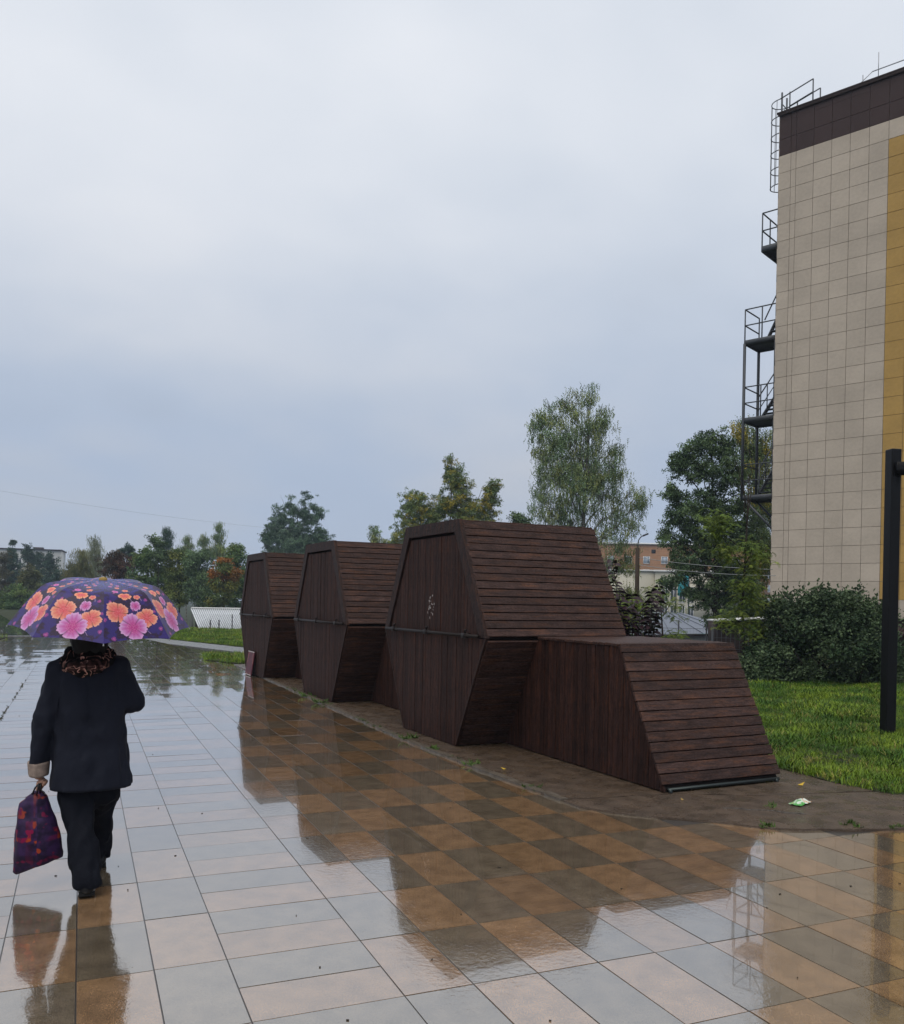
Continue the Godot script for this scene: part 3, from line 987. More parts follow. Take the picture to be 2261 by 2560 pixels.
func bench(w: float, label: String, ramp: bool):
	var t := thing("wooden_bench", label, "bench", row_at(w), ROW_TURN, "low wooden benches beside the kiosks")
	var d0 := 0.58
	var d1 := 1.9
	var H := 1.19
	var body := PackedVector2Array([Vector2(-MID + 0.02, 0.03), Vector2(MID - 0.05, 0.03), Vector2(LOW - 0.04, H - 0.02), Vector2(-LOW, H - 0.02)])
	var st := mb()
	st.set_smooth_group(-1)
	prism(st, body, d0 + 0.03, d1 - 0.02, loc)
	part("core", done(st), M.dark, t)
	var front := PackedVector2Array([Vector2(-MID + 0.004, 0.025), Vector2(MID - 0.04, 0.025), Vector2(LOW - 0.03, H - 0.004), Vector2(-LOW - 0.004, H - 0.004)])
	upright_planks(t, front, -1.35, 1.35, 0.0722, d0, d0 + 0.025)
	var long_ := chamfer_box(Vector3(d1 - d0 + 0.02, 0.0845, 0.026), 0.0035)
	boards_on(t, Vector2(-LOW, H), Vector2(LOW - 0.03, H), Vector2(0, 1), d0 - 0.01, d1, 14, long_)
	if ramp:
		var n := Vector2(-H, MID - LOW).normalized()
		boards_on(t, Vector2(-MID + 0.03, 0.065), Vector2(-LOW, H + 0.02), n, d0 + 0.0, d1, 14, long_)
		st = mb()
		bar(st, loc(-MID + 0.0, 0.038, d0 + 0.04), loc(-MID + 0.0, 0.038, d1 - 0.03), 0.03, 0.024)
		for d in [d0 + 0.06, d1 - 0.06]: bar(st, loc(-MID - 0.002, 0.04, d), loc(-MID - 0.006, 0.0, d), 0.03)
		part("steel_sill", done(st), M.steel, t)
		st = mb()
		st.set_smooth_group(-1)
		prism(st, PackedVector2Array([Vector2(-MID - 0.012, 0.02), Vector2(-MID + 0.02, 0.02), Vector2(-LOW + 0.02, H), Vector2(-LOW - 0.016, H)]), d0 - 0.006, d0 - 0.0005, loc)
		part("edge_strip", done(st), M["plank1"], t)
	else:
		st = mb()
		st.set_smooth_group(-1)
		prism(st, PackedVector2Array([Vector2(MID - 0.07, 0.02), Vector2(MID - 0.045, 0.02), Vector2(LOW - 0.035, H), Vector2(LOW - 0.06, H)]), d0 - 0.006, d0 - 0.0005, loc)
		part("edge_strip", done(st), M.trim, t)

func make_row():
	kiosk(0.70, "nearest and largest looking hexagonal brown wooden kiosk, with pale scuffs on its front", true)
	kiosk(4.88, "middle hexagonal brown wooden kiosk, between the other two kiosks", false)
	kiosk(9.05, "farthest hexagonal brown wooden kiosk, with a painted board leaning on its corner", false)
	bench(-1.335, "low brown wooden bench with a sloping plank ramp, nearest end of the row", true)
	bench(2.79, "low wooden bench in the gap between the nearest and the middle kiosk", false)
	bench(6.97, "low wooden bench in the gap between the middle and the farthest kiosk", false)
	# painted board leaning on the last kiosk
	var b := thing("painted_board", "small purple brown painted board leaning on the corner of the farthest kiosk", "board", row_at(9.15) + Vector3(-0.13, 0.0, 0.0), ROW_TURN)
	var im := Image.create(64, 128, false, Image.FORMAT_RGB8)
	im.fill(Color(0.33, 0.16, 0.2))
	var nn := noise(201, 0.05, 3)
	for y in 128:
		for x in 64:
			var c := Color(0.33, 0.16, 0.2) * (1.0 + nn.get_noise_2d(x, y) * 0.35)
			if absf(absf(x - 32.0) - (128 - y) * 0.16 - 2.0) < 2.2 and y > 40: c = Color(0.55, 0.33, 0.3)
			im.set_pixel(x, y, c)
	var m := mat(1, 1, 1, 0.4)
	m.albedo_texture = tex(im)
	triplanar(m, Vector3(2.2, 1.75, 2.2), false)
	var tilt := Transform3D(Basis(Vector3(0, 0, 1), -0.15), Vector3(0.045, 0.245, 0))
	part("face", chamfer_box(Vector3(0.02, 0.48, 0.5), 0.004), m, b, tilt)
	var st := mb()
	box(st, Vector3(-0.012, 0.23, 0), Vector3(0.006, 0.016, 0.5)); box(st, Vector3(-0.012, -0.23, 0), Vector3(0.006, 0.016, 0.5))
	part("rim", done(st), M.scuff, b, tilt)

# ------------------------------------------------------------------ tiled building with fire escape
func make_building():
	var o := Node3D.new()
	o.name = numbered("tiled_building")
	add_child(o)
	var X := Vector3(0.4226, 0, 0.9063)
	o.transform = Transform3D(Basis(X, Vector3.UP, Vector3(-0.9063, 0, 0.4226)), Vector3(22.49, 0, -23.88))
	tag(o, "tall building clad in beige tiles with an ochre stripe and dark brown top band", "building")
	var st := mb()
	box(st, Vector3(10.0, 10.05, -7.02), Vector3(20.0 - 0.04, 17.62, 14.0 - 0.02))
	part("wall", done(st), M.wall, o)
	st = mb()
	box(st, Vector3(10.0, 0.6, -7.1), Vector3(19.8, 1.3, 14.0))
	part("plinth", done(st), M.plinth, o)
	st = mb()
	box(st, Vector3(10.0, 18.97, -7.0), Vector3(20.16, 0.06, 14.16))
	box(st, Vector3(10.0, 18.9, 0.06), Vector3(20.1, 0.09, 0.03))
	part("roof_coping", done(st), M.plinth, o)
	var cols := [0.0, 0.42, 0.6, 1.2, 1.8, 2.4, 3.0, 3.6, 4.2, 4.8]
	var meshes := {}
	var rest := {}
	for c in 29:
		for r in 30:
			var x0: float = cols[c] if c < 10 else 4.8 + (c - 9) * 0.6
			var x1: float = cols[c + 1] if c < 9 else x0 + 0.6
			if x1 > 20.1: continue
			var y0 := 1.24 + r * 0.6
			var y1 := y0 + 0.6
			if r == 29: y1 = 18.94
			if r == 27: y0 = 17.45
			if r == 26: y1 = 17.45
			if r >= 28: y0 -= 0.01
			if r == 27: y1 = 18.03
			var s := Vector3(x1 - x0 - 0.011, y1 - y0 - 0.011, 0.022)
			var key := "%.2f_%.2f" % [s.x, s.y]
			if not meshes.has(key): meshes[key] = chamfer_box(s, 0.003)
			var kind := "beige"
			if r >= 27: kind = "brown"
			elif c in [7, 8] and r >= 1 and r < 26: kind = "ochre"
			var at := Transform3D(Basis(Vector3.UP, rng.randfn() * 0.003) * Basis(Vector3.RIGHT, rng.randfn() * 0.003), Vector3((x0 + x1) / 2, (y0 + y1) / 2, 0.012 + rng.randfn() * 0.001))
			if c < 9: part("tile", meshes[key], M["%s%d" % [kind, rng.randi() % 4]], o, at)
			else:
				if not rest.has(kind): rest[kind] = mb()
				rest[kind].append_from(meshes[key], 0, at)
	for kind in rest:
		part("tile_field", rest[kind].commit(), M[kind + "0"], o).set_meta("kind", "stuff")
	# end wall tiles on the hidden side, one joined part
	st = mb()
	for c in 23:
		for r in 30:
			box(st, Vector3(-0.012, 1.54 + r * 0.59, -0.3 - c * 0.6), Vector3(0.022, 0.578, 0.588))
	part("end_wall_tiles", done(st), M.beige0, o).set_meta("kind", "stuff")
	# slender rail along the roof edge
	st = mb()
	for k in 9:
		var x := 2.6 + k * 1.5
		bar(st, Vector3(x, 19.0, -0.5), Vector3(x, 19.55, -0.5), 0.025)
	bar(st, Vector3(2.6, 19.28, -0.5), Vector3(14.6, 19.28, -0.5), 0.02)
	bar(st, Vector3(2.9, 19.55, -0.5), Vector3(14.6, 19.55, -0.5), 0.025)
	bar(st, Vector3(2.05, 19.0, -0.5), Vector3(2.9, 19.55, -0.5), 0.02)
	bar(st, Vector3(3.0, 19.5, -0.8), Vector3(3.0, 20.3, -0.8), 0.02)
	part("roof_rail", done(st), M.galv, o)
	# brown canopy low on the wall
	st = mb()
	for k in 40:
		bar(st, Vector3(2.9 + k * 0.1, 1.02, 0.02), Vector3(2.9 + k * 0.1, 0.72, 0.85), 0.07, 0.02)
	part("canopy", done(st), M.plinth, o)
	# fire escape on the end wall
	var f := Node3D.new()
	f.name = numbered("fire_escape")
	add_child(f)
	f.transform = o.transform
	tag(f, "grey steel fire escape with platforms and a caged ladder on the building's end wall", "fire escape")
	for y in [5.5, 8.32, 11.14]:
		st = mb()
		box(st, Vector3(-0.61, y + 0.02, -0.75), Vector3(1.12, 0.04, 1.25))
		for z in [-0.12, -1.38]: bar(st, Vector3(-1.2, y, z), Vector3(-0.03, y, z), 0.05, 0.16)
		bar(st, Vector3(-1.18, y, -0.15), Vector3(-1.18, y, -1.35), 0.05, 0.16)
		var pl := part("platform", done(st), M.iron, f)
		st = mb()
		for q in [[Vector3(-1.18, 0, -0.12), Vector3(-0.05, 0, -0.12)], [Vector3(-1.18, 0, -0.12), Vector3(-1.18, 0, -1.38)]]:
			for h in [0.62, 1.2]: bar(st, q[0] + Vector3(0, y + h, 0), q[1] + Vector3(0, y + h, 0), 0.035)
		for p in [Vector3(-1.18, 0, -0.12), Vector3(-0.55, 0, -0.12), Vector3(-0.05, 0, -0.12), Vector3(-1.18, 0, -1.38)]:
			bar(st, p + Vector3(0, y, 0), p + Vector3(0, y + 1.2, 0), 0.035)
		part("railing", done(st), M.iron, pl)
		# flight up from this platform towards the back and a landing there
		if y < 11.0:
			var a := Vector3(-0.88, y + 0.05, -1.4)
			var b := Vector3(-0.88, y + 1.46, -3.1)
			st = mb()
			for s in [-0.3, 0.3]: bar(st, a + Vector3(s, 0, 0), b + Vector3(s, 0, 0), 0.04, 0.16)
			for k in 7:
				box(st, a.lerp(b, (k + 0.5) / 7.0), Vector3(0.56, 0.03, 0.22))
			for s in [-0.3, 0.3]:
				bar(st, a + Vector3(s, 1.0, 0), b + Vector3(s, 1.0, 0), 0.035)
				bar(st, a + Vector3(s, 0.5, 0), b + Vector3(s, 0.5, 0), 0.025)
				for k in 3: bar(st, a.lerp(b, k / 2.0) + Vector3(s, 0, 0), a.lerp(b, k / 2.0) + Vector3(s, 1.0, 0), 0.03)
			part("stair_flight", done(st), M.iron, f)
			a = Vector3(-0.27, y + 1.5, -3.1)
			b = Vector3(-0.27, y + 2.8, -1.4)
			st = mb()
			for s in [-0.24, 0.24]:
				bar(st, a + Vector3(s, 0, 0), b + Vector3(s, 0, 0), 0.04, 0.16)
				bar(st, a + Vector3(s, 1.0, 0), b + Vector3(s, 1.0, 0), 0.035)
			for k in 7: box(st, a.lerp(b, (k + 0.5) / 7.0), Vector3(0.46, 0.03, 0.22))
			part("stair_flight", done(st), M.iron, f)
			st = mb()
			box(st, Vector3(-0.61, y + 1.45, -3.7), Vector3(1.15, 0.08, 1.15))
			part("landing", done(st), M.iron, f)
		else:
			var a := Vector3(-0.62, y + 0.05, -1.2)
			var b := Vector3(-0.3, y + 3.2, -3.4)
			st = mb()
			for s in [-0.28, 0.28]:
				bar(st, a + Vector3(s, 0, 0), b + Vector3(s, 0, 0), 0.04, 0.15)
				bar(st, a + Vector3(s, 1.0, 0), b + Vector3(s, 1.0, 0), 0.035)
			for k in 12: box(st, a.lerp(b, (k + 0.5) / 12.0), Vector3(0.54, 0.03, 0.2))
			part("stair_flight", done(st), M.iron, f)
	# posts and braces
	for p in [Vector3(-1.18, 0, -0.12), Vector3(-1.18, 0, -1.38), Vector3(-0.06, 0, -0.16)]:
		st = mb()
		bar(st, p + Vector3(0, 5.4, 0), p + Vector3(0, 11.1, 0), 0.08)
		part("post", done(st), M.iron, f)
	for z in [-0.14, -1.36]:
		st = mb()
		bar(st, Vector3(-1.08, 5.42, z), Vector3(-0.02, 4.3, z), 0.07)
		part("brace", done(st), M.iron, f)
	# small top platform
	st = mb()
	box(st, Vector3(-0.32, 14.44, -0.8), Vector3(0.6, 0.05, 1.4))
	for z in [-0.1, -1.5]: bar(st, Vector3(-0.62, 14.38, z), Vector3(-0.02, 14.38, z), 0.05, 0.2)
	bar(st, Vector3(-0.6, 14.38, -0.12), Vector3(-0.6, 14.38, -1.48), 0.05, 0.2)
	var top := part("platform", done(st), M.iron, f)
	st = mb()
	for h in [0.62, 1.25]:
		bar(st, Vector3(-0.6, 14.42 + h, -0.1), Vector3(-0.03, 14.42 + h, -0.1), 0.035)
		bar(st, Vector3(-0.6, 14.42 + h, -0.1), Vector3(-0.6, 14.42 + h, -1.5), 0.035)
	for p in [Vector3(-0.6, 0, -0.1), Vector3(-0.6, 0, -0.8), Vector3(-0.6, 0, -1.5)]: bar(st, p + Vector3(0, 14.4, 0), p + Vector3(0, 15.67, 0), 0.035)
	part("railing", done(st), M.iron, top)
	# ladder with cage
	st = mb()
	for z in [-0.35, -0.8]: bar(st, Vector3(-0.08, 14.5, z), Vector3(-0.08, 19.9, z), 0.05)
	for k in 17: bar(st, Vector3(-0.08, 14.7 + k * 0.3, -0.35), Vector3(-0.08, 14.7 + k * 0.3, -0.8), 0.025)
	var ladder := part("ladder", done(st), M.iron, f)
	for k in 6:
		st = mb()
		var y := 16.62 + k * 0.6
		var pts := []
		for i in 13:
			var a := PI * i / 12.0
			pts.append(Vector3(-0.1 - sin(a) * 0.42, y, -0.575 + cos(a) * 0.36))
		tube(st, pts, 0.017, 5)
		part("cage_hoop", done(st), M.iron, ladder)
	st = mb()
	for i in [1, 4, 6, 8, 11]:
		var a: float = PI * i / 12.0
		bar(st, Vector3(-0.1 - sin(a) * 0.42, 16.62, -0.575 + cos(a) * 0.36), Vector3(-0.1 - sin(a) * 0.42, 19.62, -0.575 + cos(a) * 0.36), 0.025, 0.012)
	part("cage_bar", done(st), M.iron, ladder)
	st = mb()
	for z in [-0.22, -0.93]:
		bar(st, Vector3(-0.1, 19.62, z), Vector3(1.05, 19.9, z), 0.03)
		for x in [0.25, 1.05]: bar(st, Vector3(x, 18.98, z), Vector3(x, 19.7 + 0.19 * x, z), 0.035)
		bar(st, Vector3(0.25, 19.25, z), Vector3(1.05, 19.45, z), 0.03)
	part("roof_handrail", done(st), M.iron, ladder)

# ------------------------------------------------------------------ things far off
func window_on(parent: Node3D, c: Vector3, w: float, h: float, glass: Material, normal := Vector3(0, 0, 1)):
	var b := Basis(Vector3.UP.cross(normal), Vector3.UP, normal)
	var st := mb()
	for s in [-1, 1]:
		box(st, c + b * Vector3(s * w / 2, 0, 0.03), Vector3(0.09, h + 0.09, 0.1), b)
		box(st, c + b * Vector3(0, s * h / 2, 0.032), Vector3(w, 0.09, 0.1), b)
	box(st, c + b * Vector3(w * 0.08, 0, 0.03), Vector3(0.07, h, 0.08), b)
	var f := part("window", done(st), M.white, parent)
	st = mb()
	box(st, c + b * Vector3(0, 0, 0.012), Vector3(w - 0.05, h - 0.05, 0.02), b)
	part("pane", done(st), glass, f)

func make_far():
	# turned so that local x runs to the right in the photograph and z comes towards the viewer
	var b := thing("brick_building", "orange brick apartment block beyond the lamp post", "building", Vector3(113, -3, -158), -YAW)
	var st := mb()
	box(st, Vector3(8, 8.8, -6), Vector3(60, 17.6, 12))
	part("wall", done(st), M.brick_far, b)
	st = mb()
	box(st, Vector3(8, 17.75, -6), Vector3(60.6, 0.3, 12.6))
	part("roof", done(st), M.white, b)
	for i in 14:
		for k in 5:
			var x := -19.0 + i * 3.9
			var y := 2.6 + k * 2.9
			window_on(b, Vector3(x, y, 0.0), 1.35, 1.5, M.glass_pale if (i * 3 + k) % 4 else M.glass)
	for k in 4:
		st = mb()
		box(st, Vector3(5.6, 2.2 + k * 2.9, 0.6), Vector3(3.2, 1.1, 1.2))
		part("balcony", done(st), M.pale, b)
	st = mb()
	for i in 6: box(st, Vector3(-14.0 + i * 8.0, 16.1, 0.02), Vector3(0.9, 0.8, 0.06))
	part("vent_opening", done(st), M.dark, b)
	b = thing("cream_building", "cream plastered building with tall narrow windows behind the grey roof", "building", Vector3(91.2, -3, -124.1), -YAW)
	st = mb()
	box(st, Vector3(-10, 5.1, -5.6), Vector3(20, 10.2, 10))
	box(st, Vector3(7, 5.1, -6), Vector3(14, 10.2, 12))
	part("wall", done(st), M.cream, b)
	st = mb()
	box(st, Vector3(-10, 10.35, -5.6), Vector3(20.5, 0.3, 10.5))
	box(st, Vector3(7, 10.36, -6), Vector3(14.5, 0.3, 12.5))
	part("cornice", done(st), M.white, b)
	for i in 4:
		window_on(b, Vector3(1.6 + i * 1.5, 6.3, 0.0), 1.0, 2.6, M.glass)
		window_on(b, Vector3(1.6 + i * 1.5, 3.4, 0.0), 1.0, 2.0, M.glass)
		window_on(b, Vector3(1.6 + i * 1.5, 1.9, 0.0), 1.0, 0.6, M.glass)
	# low building with grey sheet roof
	b = thing("low_shed", "low building with a wide grey sheet metal roof behind the mesh fence", "building", Vector3(36.9, -2.4, -48.6), -YAW)
	st = mb()
	box(st, Vector3(0.4, 0.9, -1.2), Vector3(8.2, 1.8, 5.2))
	part("wall", done(st), M.pale, b)
	st = mb()
	var P := [Vector3(-4.6, 1.85, 1.8), Vector3(5.0, 2.2, 1.8), Vector3(1.2, 3.42, -1.4), Vector3(-1.6, 3.42, -1.4), Vector3(-4.6, 1.85, -4.4), Vector3(5.0, 2.2, -4.4)]
	for q in 9:
		var l0: Vector3 = P[0].lerp(P[1], q / 9.0)
		var l1: Vector3 = P[0].lerp(P[1], (q + 1) / 9.0)
		var u0: Vector3 = P[3].lerp(P[2], q / 9.0)
		var u1: Vector3 = P[3].lerp(P[2], (q + 1) / 9.0)
		quad(st, l0, u0, u1, l1)
		bar(st, l0 + Vector3(0, 0.02, 0), u0 + Vector3(0, 0.02, 0), 0.03)
	quad(st, P[4], P[5], P[2], P[3])
	tri(st, P[0], P[4], P[3]); tri(st, P[1], P[2], P[5])
	var rf := part("roof", done(st), M.roof_metal, b)
	st = mb()
	bar(st, P[0] + Vector3(0, -0.1, 0.02), P[1] + Vector3(0, -0.1, 0.02), 0.05, 0.16)
	part("eave_board", done(st), M.dark, rf)
	# mesh fence
	var fence := thing("mesh_fence", "thin dark wire mesh fence with posts before the grey roofed shed", "fence", Vector3(25.13, -0.7, -32.8), -YAW - 0.12)
	for k in 6:
		st = mb()
		box(st, Vector3(-3.5 + k * 1.25, 0.75, 0), Vector3(0.06, 1.6, 0.06))
		part("post", done(st), M.wire_dark, fence)
	st = mb()
	for k in 95: bar(st, Vector3(-3.5 + k * 0.065, 0.02, 0), Vector3(-3.5 + k * 0.065, 1.2, 0), 0.006)
	for h in [0.1, 0.45, 0.8, 1.18]: bar(st, Vector3(-3.5, h, 0), Vector3(2.7, h, 0), 0.012)
	part("wire_mesh", done(st), M.wire_dark, fence).set_meta("kind", "stuff")
	fence = thing("mesh_fence", "short grey wire mesh fence panel beside the ramp's far corner", "fence", Vector3(13.2, 0.0, -15.2), -YAW)
	for k in 3:
		st = mb()
		box(st, Vector3(-0.4 + k * 0.7, 0.55, 0), Vector3(0.04, 1.1, 0.04))
		part("post", done(st), M.iron, fence)
	st = mb()
	for k in 15: bar(st, Vector3(-0.4 + k * 0.1, 0.05, 0), Vector3(-0.4 + k * 0.1, 1.05, 0), 0.006)
	for h in [0.1, 0.35, 0.6, 0.85, 1.04]: bar(st, Vector3(-0.4, h, 0), Vector3(1.0, h, 0), 0.01)
	part("wire_mesh", done(st), M.iron, fence).set_meta("kind", "stuff")
	# teal van
	var v := thing("van", "pale teal van parked behind the young rowans", "van", Vector3(47.7, -1.75, -55.7), -YAW)
	st = mb()
	st.set_smooth_group(-1)
	prism(st, PackedVector2Array([Vector2(-1.6, 0.35), Vector2(2.6, 0.35), Vector2(2.6, 2.3), Vector2(-0.4, 2.3), Vector2(-1.0, 1.5), Vector2(-1.7, 1.2)]), -1.8, 0.0, func(a, y, d): return Vector3(a, y, d))
	var body := part("body", done(st), M.van, v)
	st = mb()
	box(st, Vector3(-0.35, 1.8, 0.012), Vector3(0.7, 0.55, 0.02)); box(st, Vector3(0.8, 1.8, 0.012), Vector3(0.9, 0.55, 0.02))
	part("window", done(st), M.glass, body)
	for x in [-0.9, 1.8]:
		st = mb()
		tube(st, [Vector3(x, 0.36, -0.1), Vector3(x, 0.36, 0.1)], 0.36, 14)
		part("wheel", done(st), M.tyre, v)
	# teal panels showing through the big tree
	var tp := thing("teal_hoarding", "bright teal wall panel showing through the big dark tree", "panel", Vector3(51.6, -2.2, -66.0), -YAW)
	st = mb()
	box(st, Vector3(0, 5.6, 0), Vector3(0.95, 2.0, 0.2))
	part("sheet", done(st), M.teal, tp)
	st = mb()
	for x in [-0.6, 0.6]: box(st, Vector3(x, 3.4, -0.2), Vector3(0.12, 6.8, 0.12))
	part("post", done(st), M.iron, tp)
	# lamp post
	var l := thing("lamp_post", "old dark lamp post with a curved arm, left of the cream building", "lamp post", Vector3(21.2, -0.5, -30.1), -YAW)
	st = mb()
	tube(st, [Vector3(0, -0.2, 0), Vector3(0, 2.2, 0), Vector3(-0.01, 4.4, 0)], [0.105, 0.095, 0.085], 10)
	part("pole", done(st, true), M.wood_pole, l)
	st = mb()
	tube(st, [Vector3(0.0, 4.1, 0), Vector3(0.0, 4.55, 0), Vector3(0.03, 4.72, 0), Vector3(0.11, 4.84, 0), Vector3(0.23, 4.92, 0)], 0.022, 6)
	part("arm", done(st, true), M.iron, l)
	st = mb()
	bar(st, Vector3(0.21, 4.9, 0), Vector3(0.42, 4.99, 0), 0.1, 0.07)
	part("lamp_head", done(st), M.iron, l)
	# wires
	cable("overhead_cable", "upper overhead cable running from the lamp post to the tiled building", [Vector3(21.2, 3.5, -30.1), Vector3(22.3, 2.86, -23.6)], 0.08, 0.012, M.wire)
	cable("overhead_cable", "lower overhead cable running from the lamp post to the tiled building", [Vector3(21.2, 3.2, -30.1), Vector3(22.35, 2.64, -23.5)], 0.1, 0.012, M.wire)
	cable("overhead_wire", "faint thin wire crossing the sky at the left", [Vector3(-16.0, 9.6, -60), Vector3(17, 7.4, -74)], 0.6, 0.006, M.wire)
	# dark shed corner left of the bush
	var s := thing("dark_shed", "small dark shed with a pale roof edge left of the tiled building", "shed", Vector3(20.3, 0, -22.2), -YAW)
	st = mb()
	box(st, Vector3(0.1, 0.55, -0.6), Vector3(2.6, 1.1, 1.2))
	part("wall", done(st), M.plinth, s)
	st = mb()
	bar(st, Vector3(-1.5, 1.08, 0.1), Vector3(1.6, 1.26, 0.1), 0.9, 0.06)
	part("roof", done(st), M.white, s)
	# shed with white corrugated roof
	var w := thing("white_roofed_shed", "low shed with a white corrugated roof beyond the grass bank", "shed", Vector3(6.6, -1.6, -45.5), -0.13)
	st = mb()
	for i in 66:
		var x := -1.5 + i * 0.105
		bar(st, Vector3(x, 2.52, -1.9), Vector3(x + 0.5, 1.42, 0.4), 0.07, 0.03)
	var wr := part("roof", done(st), M.white_roof, w)
	st = mb()
	quad(st, Vector3(-1.5, 2.5, -1.9), Vector3(5.4, 2.5, -1.9), Vector3(5.9, 1.4, 0.4), Vector3(-1.0, 1.4, 0.4))
	part("underlay", done(st), M.roof_metal, wr)
	st = mb()
	bar(st, Vector3(-1.5, 2.56, -1.9), Vector3(5.5, 2.56, -1.9), 0.12, 0.06)
	part("ridge_cap", done(st), M.white, w)
	st = mb()
	box(st, Vector3(2.2, 0.7, -0.9), Vector3(6.6, 1.38, 2.0))
	prism(st, PackedVector2Array([Vector2(-1.85, 0.0), Vector2(0.3, 0.0), Vector2(0.3, 1.4), Vector2(-1.85, 2.46)]), -1.3, -1.2, func(a, y, d): return Vector3(d + (a + 1.9) * 0.2, y, a))
	part("wall", done(st), M.dark, w)
	for k in 3:
		st = mb()
		box(st, Vector3(-0.95 + k * 0.42 - (0.55 if k == 0 else 0.0), 1.2, 0.75), Vector3(0.07, 1.6, 0.07))
		part("post", done(st), M.wire_dark, w)
	var f2 := thing("mesh_fence", "fine chain link fence on the grass before the white corrugated roof", "fence", Vector3(6.4, -0.2, -43.9), -0.13)
	for k in 4:
		st = mb()
		box(st, Vector3(-1.4 + k * 1.9, 0.42, 0), Vector3(0.05, 1.0, 0.05))
		part("post", done(st), M.wire_dark, f2)
	st = mb()
	for k in 90:
		var x := -1.4 + k * 0.064
		bar(st, Vector3(x, 0.0, 0), Vector3(x + 0.9, 0.9, 0.0), 0.0045)
		bar(st, Vector3(x + 0.9, 0.0, 0.006), Vector3(x, 0.9, 0.006), 0.0045)
	part("wire_mesh", done(st), M.iron, f2).set_meta("kind", "stuff")
	# pale apartment block at the left
	b = thing("apartment_block", "pale five storey apartment block behind the blue green pyramidal trees", "building", Vector3(-31, -3.9, -252), -0.08)
	st = mb()
	box(st, Vector3(0, 8.4, -6), Vector3(52, 16.8, 12))
	box(st, Vector3(5.5, 8.5, -4.5), Vector3(9, 16.9, 12))
	part("wall", done(st), M.pale, b)
	st = mb()
	box(st, Vector3(0, 16.95, -6), Vector3(52.6, 0.3, 12.6))
	for x in [-15, -4, 9, 20]: box(st, Vector3(x, 17.4, -6), Vector3(2.4, 0.8, 2.0))
	part("roof", done(st), M.plinth, b)
	for i in 13:
		for k in 5:
			window_on(b, Vector3(-24.0 + i * 4.0, 2.3 + k * 2.9, 0.0 if i < 6 or i > 8 else 1.5), 1.9 if i % 2 else 1.3, 1.5, M.glass)
	for k in 5:
		st = mb()
		box(st, Vector3(4.0, 1.4 + k * 2.9, 2.1), Vector3(3.4, 1.0, 1.1))
		part("balcony", done(st), M.white, b)
	b = thing("apartment_block", "pale block with dark jutting roof edge at the left picture border", "building", Vector3(-37.5, -1, -150), 0.32)
	st = mb()
	box(st, Vector3(-6, 6.6, -6), Vector3(14, 13.2, 12))
	part("wall", done(st), M.pale, b)
	st = mb()
	box(st, Vector3(-6, 13.35, -6), Vector3(15, 0.3, 13))
	part("roof", done(st), M.plinth, b)
	for i in 3:
		for k in 4: window_on(b, Vector3(-10.5 + i * 4.2, 2.2 + k * 2.9, 0.0), 1.5, 1.5, M.glass)
	# small yellow house front between the trees
	b = thing("yellow_house", "pale yellow house front glimpsed between the trees", "building", Vector3(-8.5, -1, -205), -0.05)
	st = mb()
	box(st, Vector3(0, 4.2, -3), Vector3(7, 8.4, 6))
	part("wall", done(st), M.cream, b)
	st = mb()
	box(st, Vector3(0, 8.5, -3), Vector3(7.4, 0.25, 6.4))
	part("roof", done(st), M.white, b)
	for x in [-2.0, 0.0, 2.0]: window_on(b, Vector3(x, 6.0, 0), 1.1, 1.2, M.glass)
	# white car at the far left
	var c := thing("white_car", "white car half hidden by shrubs at the far left", "car", Vector3(-15.1, 0.0, -114.5), 0.15)
	st = mb()
	st.set_smooth_group(-1)
	prism(st, PackedVector2Array([Vector2(-2.1, 0.3), Vector2(2.1, 0.3), Vector2(2.1, 0.85), Vector2(1.3, 0.98), Vector2(0.7, 1.45), Vector2(-0.9, 1.45), Vector2(-1.6, 0.98), Vector2(-2.1, 0.9)]), -0.85, 0.85, func(a, y, d): return Vector3(a, y, d))
	var cb := part("body", done(st), M.white, c)
	st = mb()
	box(st, Vector3(-0.1, 1.2, 0.855), Vector3(1.6, 0.36, 0.02))
	part("window", done(st), M.glass, cb)
	for x in [-1.3, 1.3]:
		st = mb()
		tube(st, [Vector3(x, 0.32, 0.7), Vector3(x, 0.32, 0.88)], 0.32, 12)
		part("wheel", done(st), M.tyre, c)
	var dp := thing("dark_pole", "thin dark pole standing by the far path at the left", "pole", Vector3(-5.6, 0, -62))
	st = mb()
	tube(st, [Vector3.ZERO, Vector3(0, 3.4, 0)], 0.04, 8)
	part("shaft", done(st, true), M.post, dp)

func cable(called: String, label: String, ends: Array, sag: float, r: float, m: Material):
	var st := mb()
	var pts := []
	for i in 21:
		var t := i / 20.0
		var p: Vector3 = ends[0].lerp(ends[1], t)
		p.y -= sag * 4.0 * t * (1.0 - t)
		pts.append(p)
	tube(st, pts, r, 5)
	tag(add_mesh(called, done(st, true), m), label, "cable")

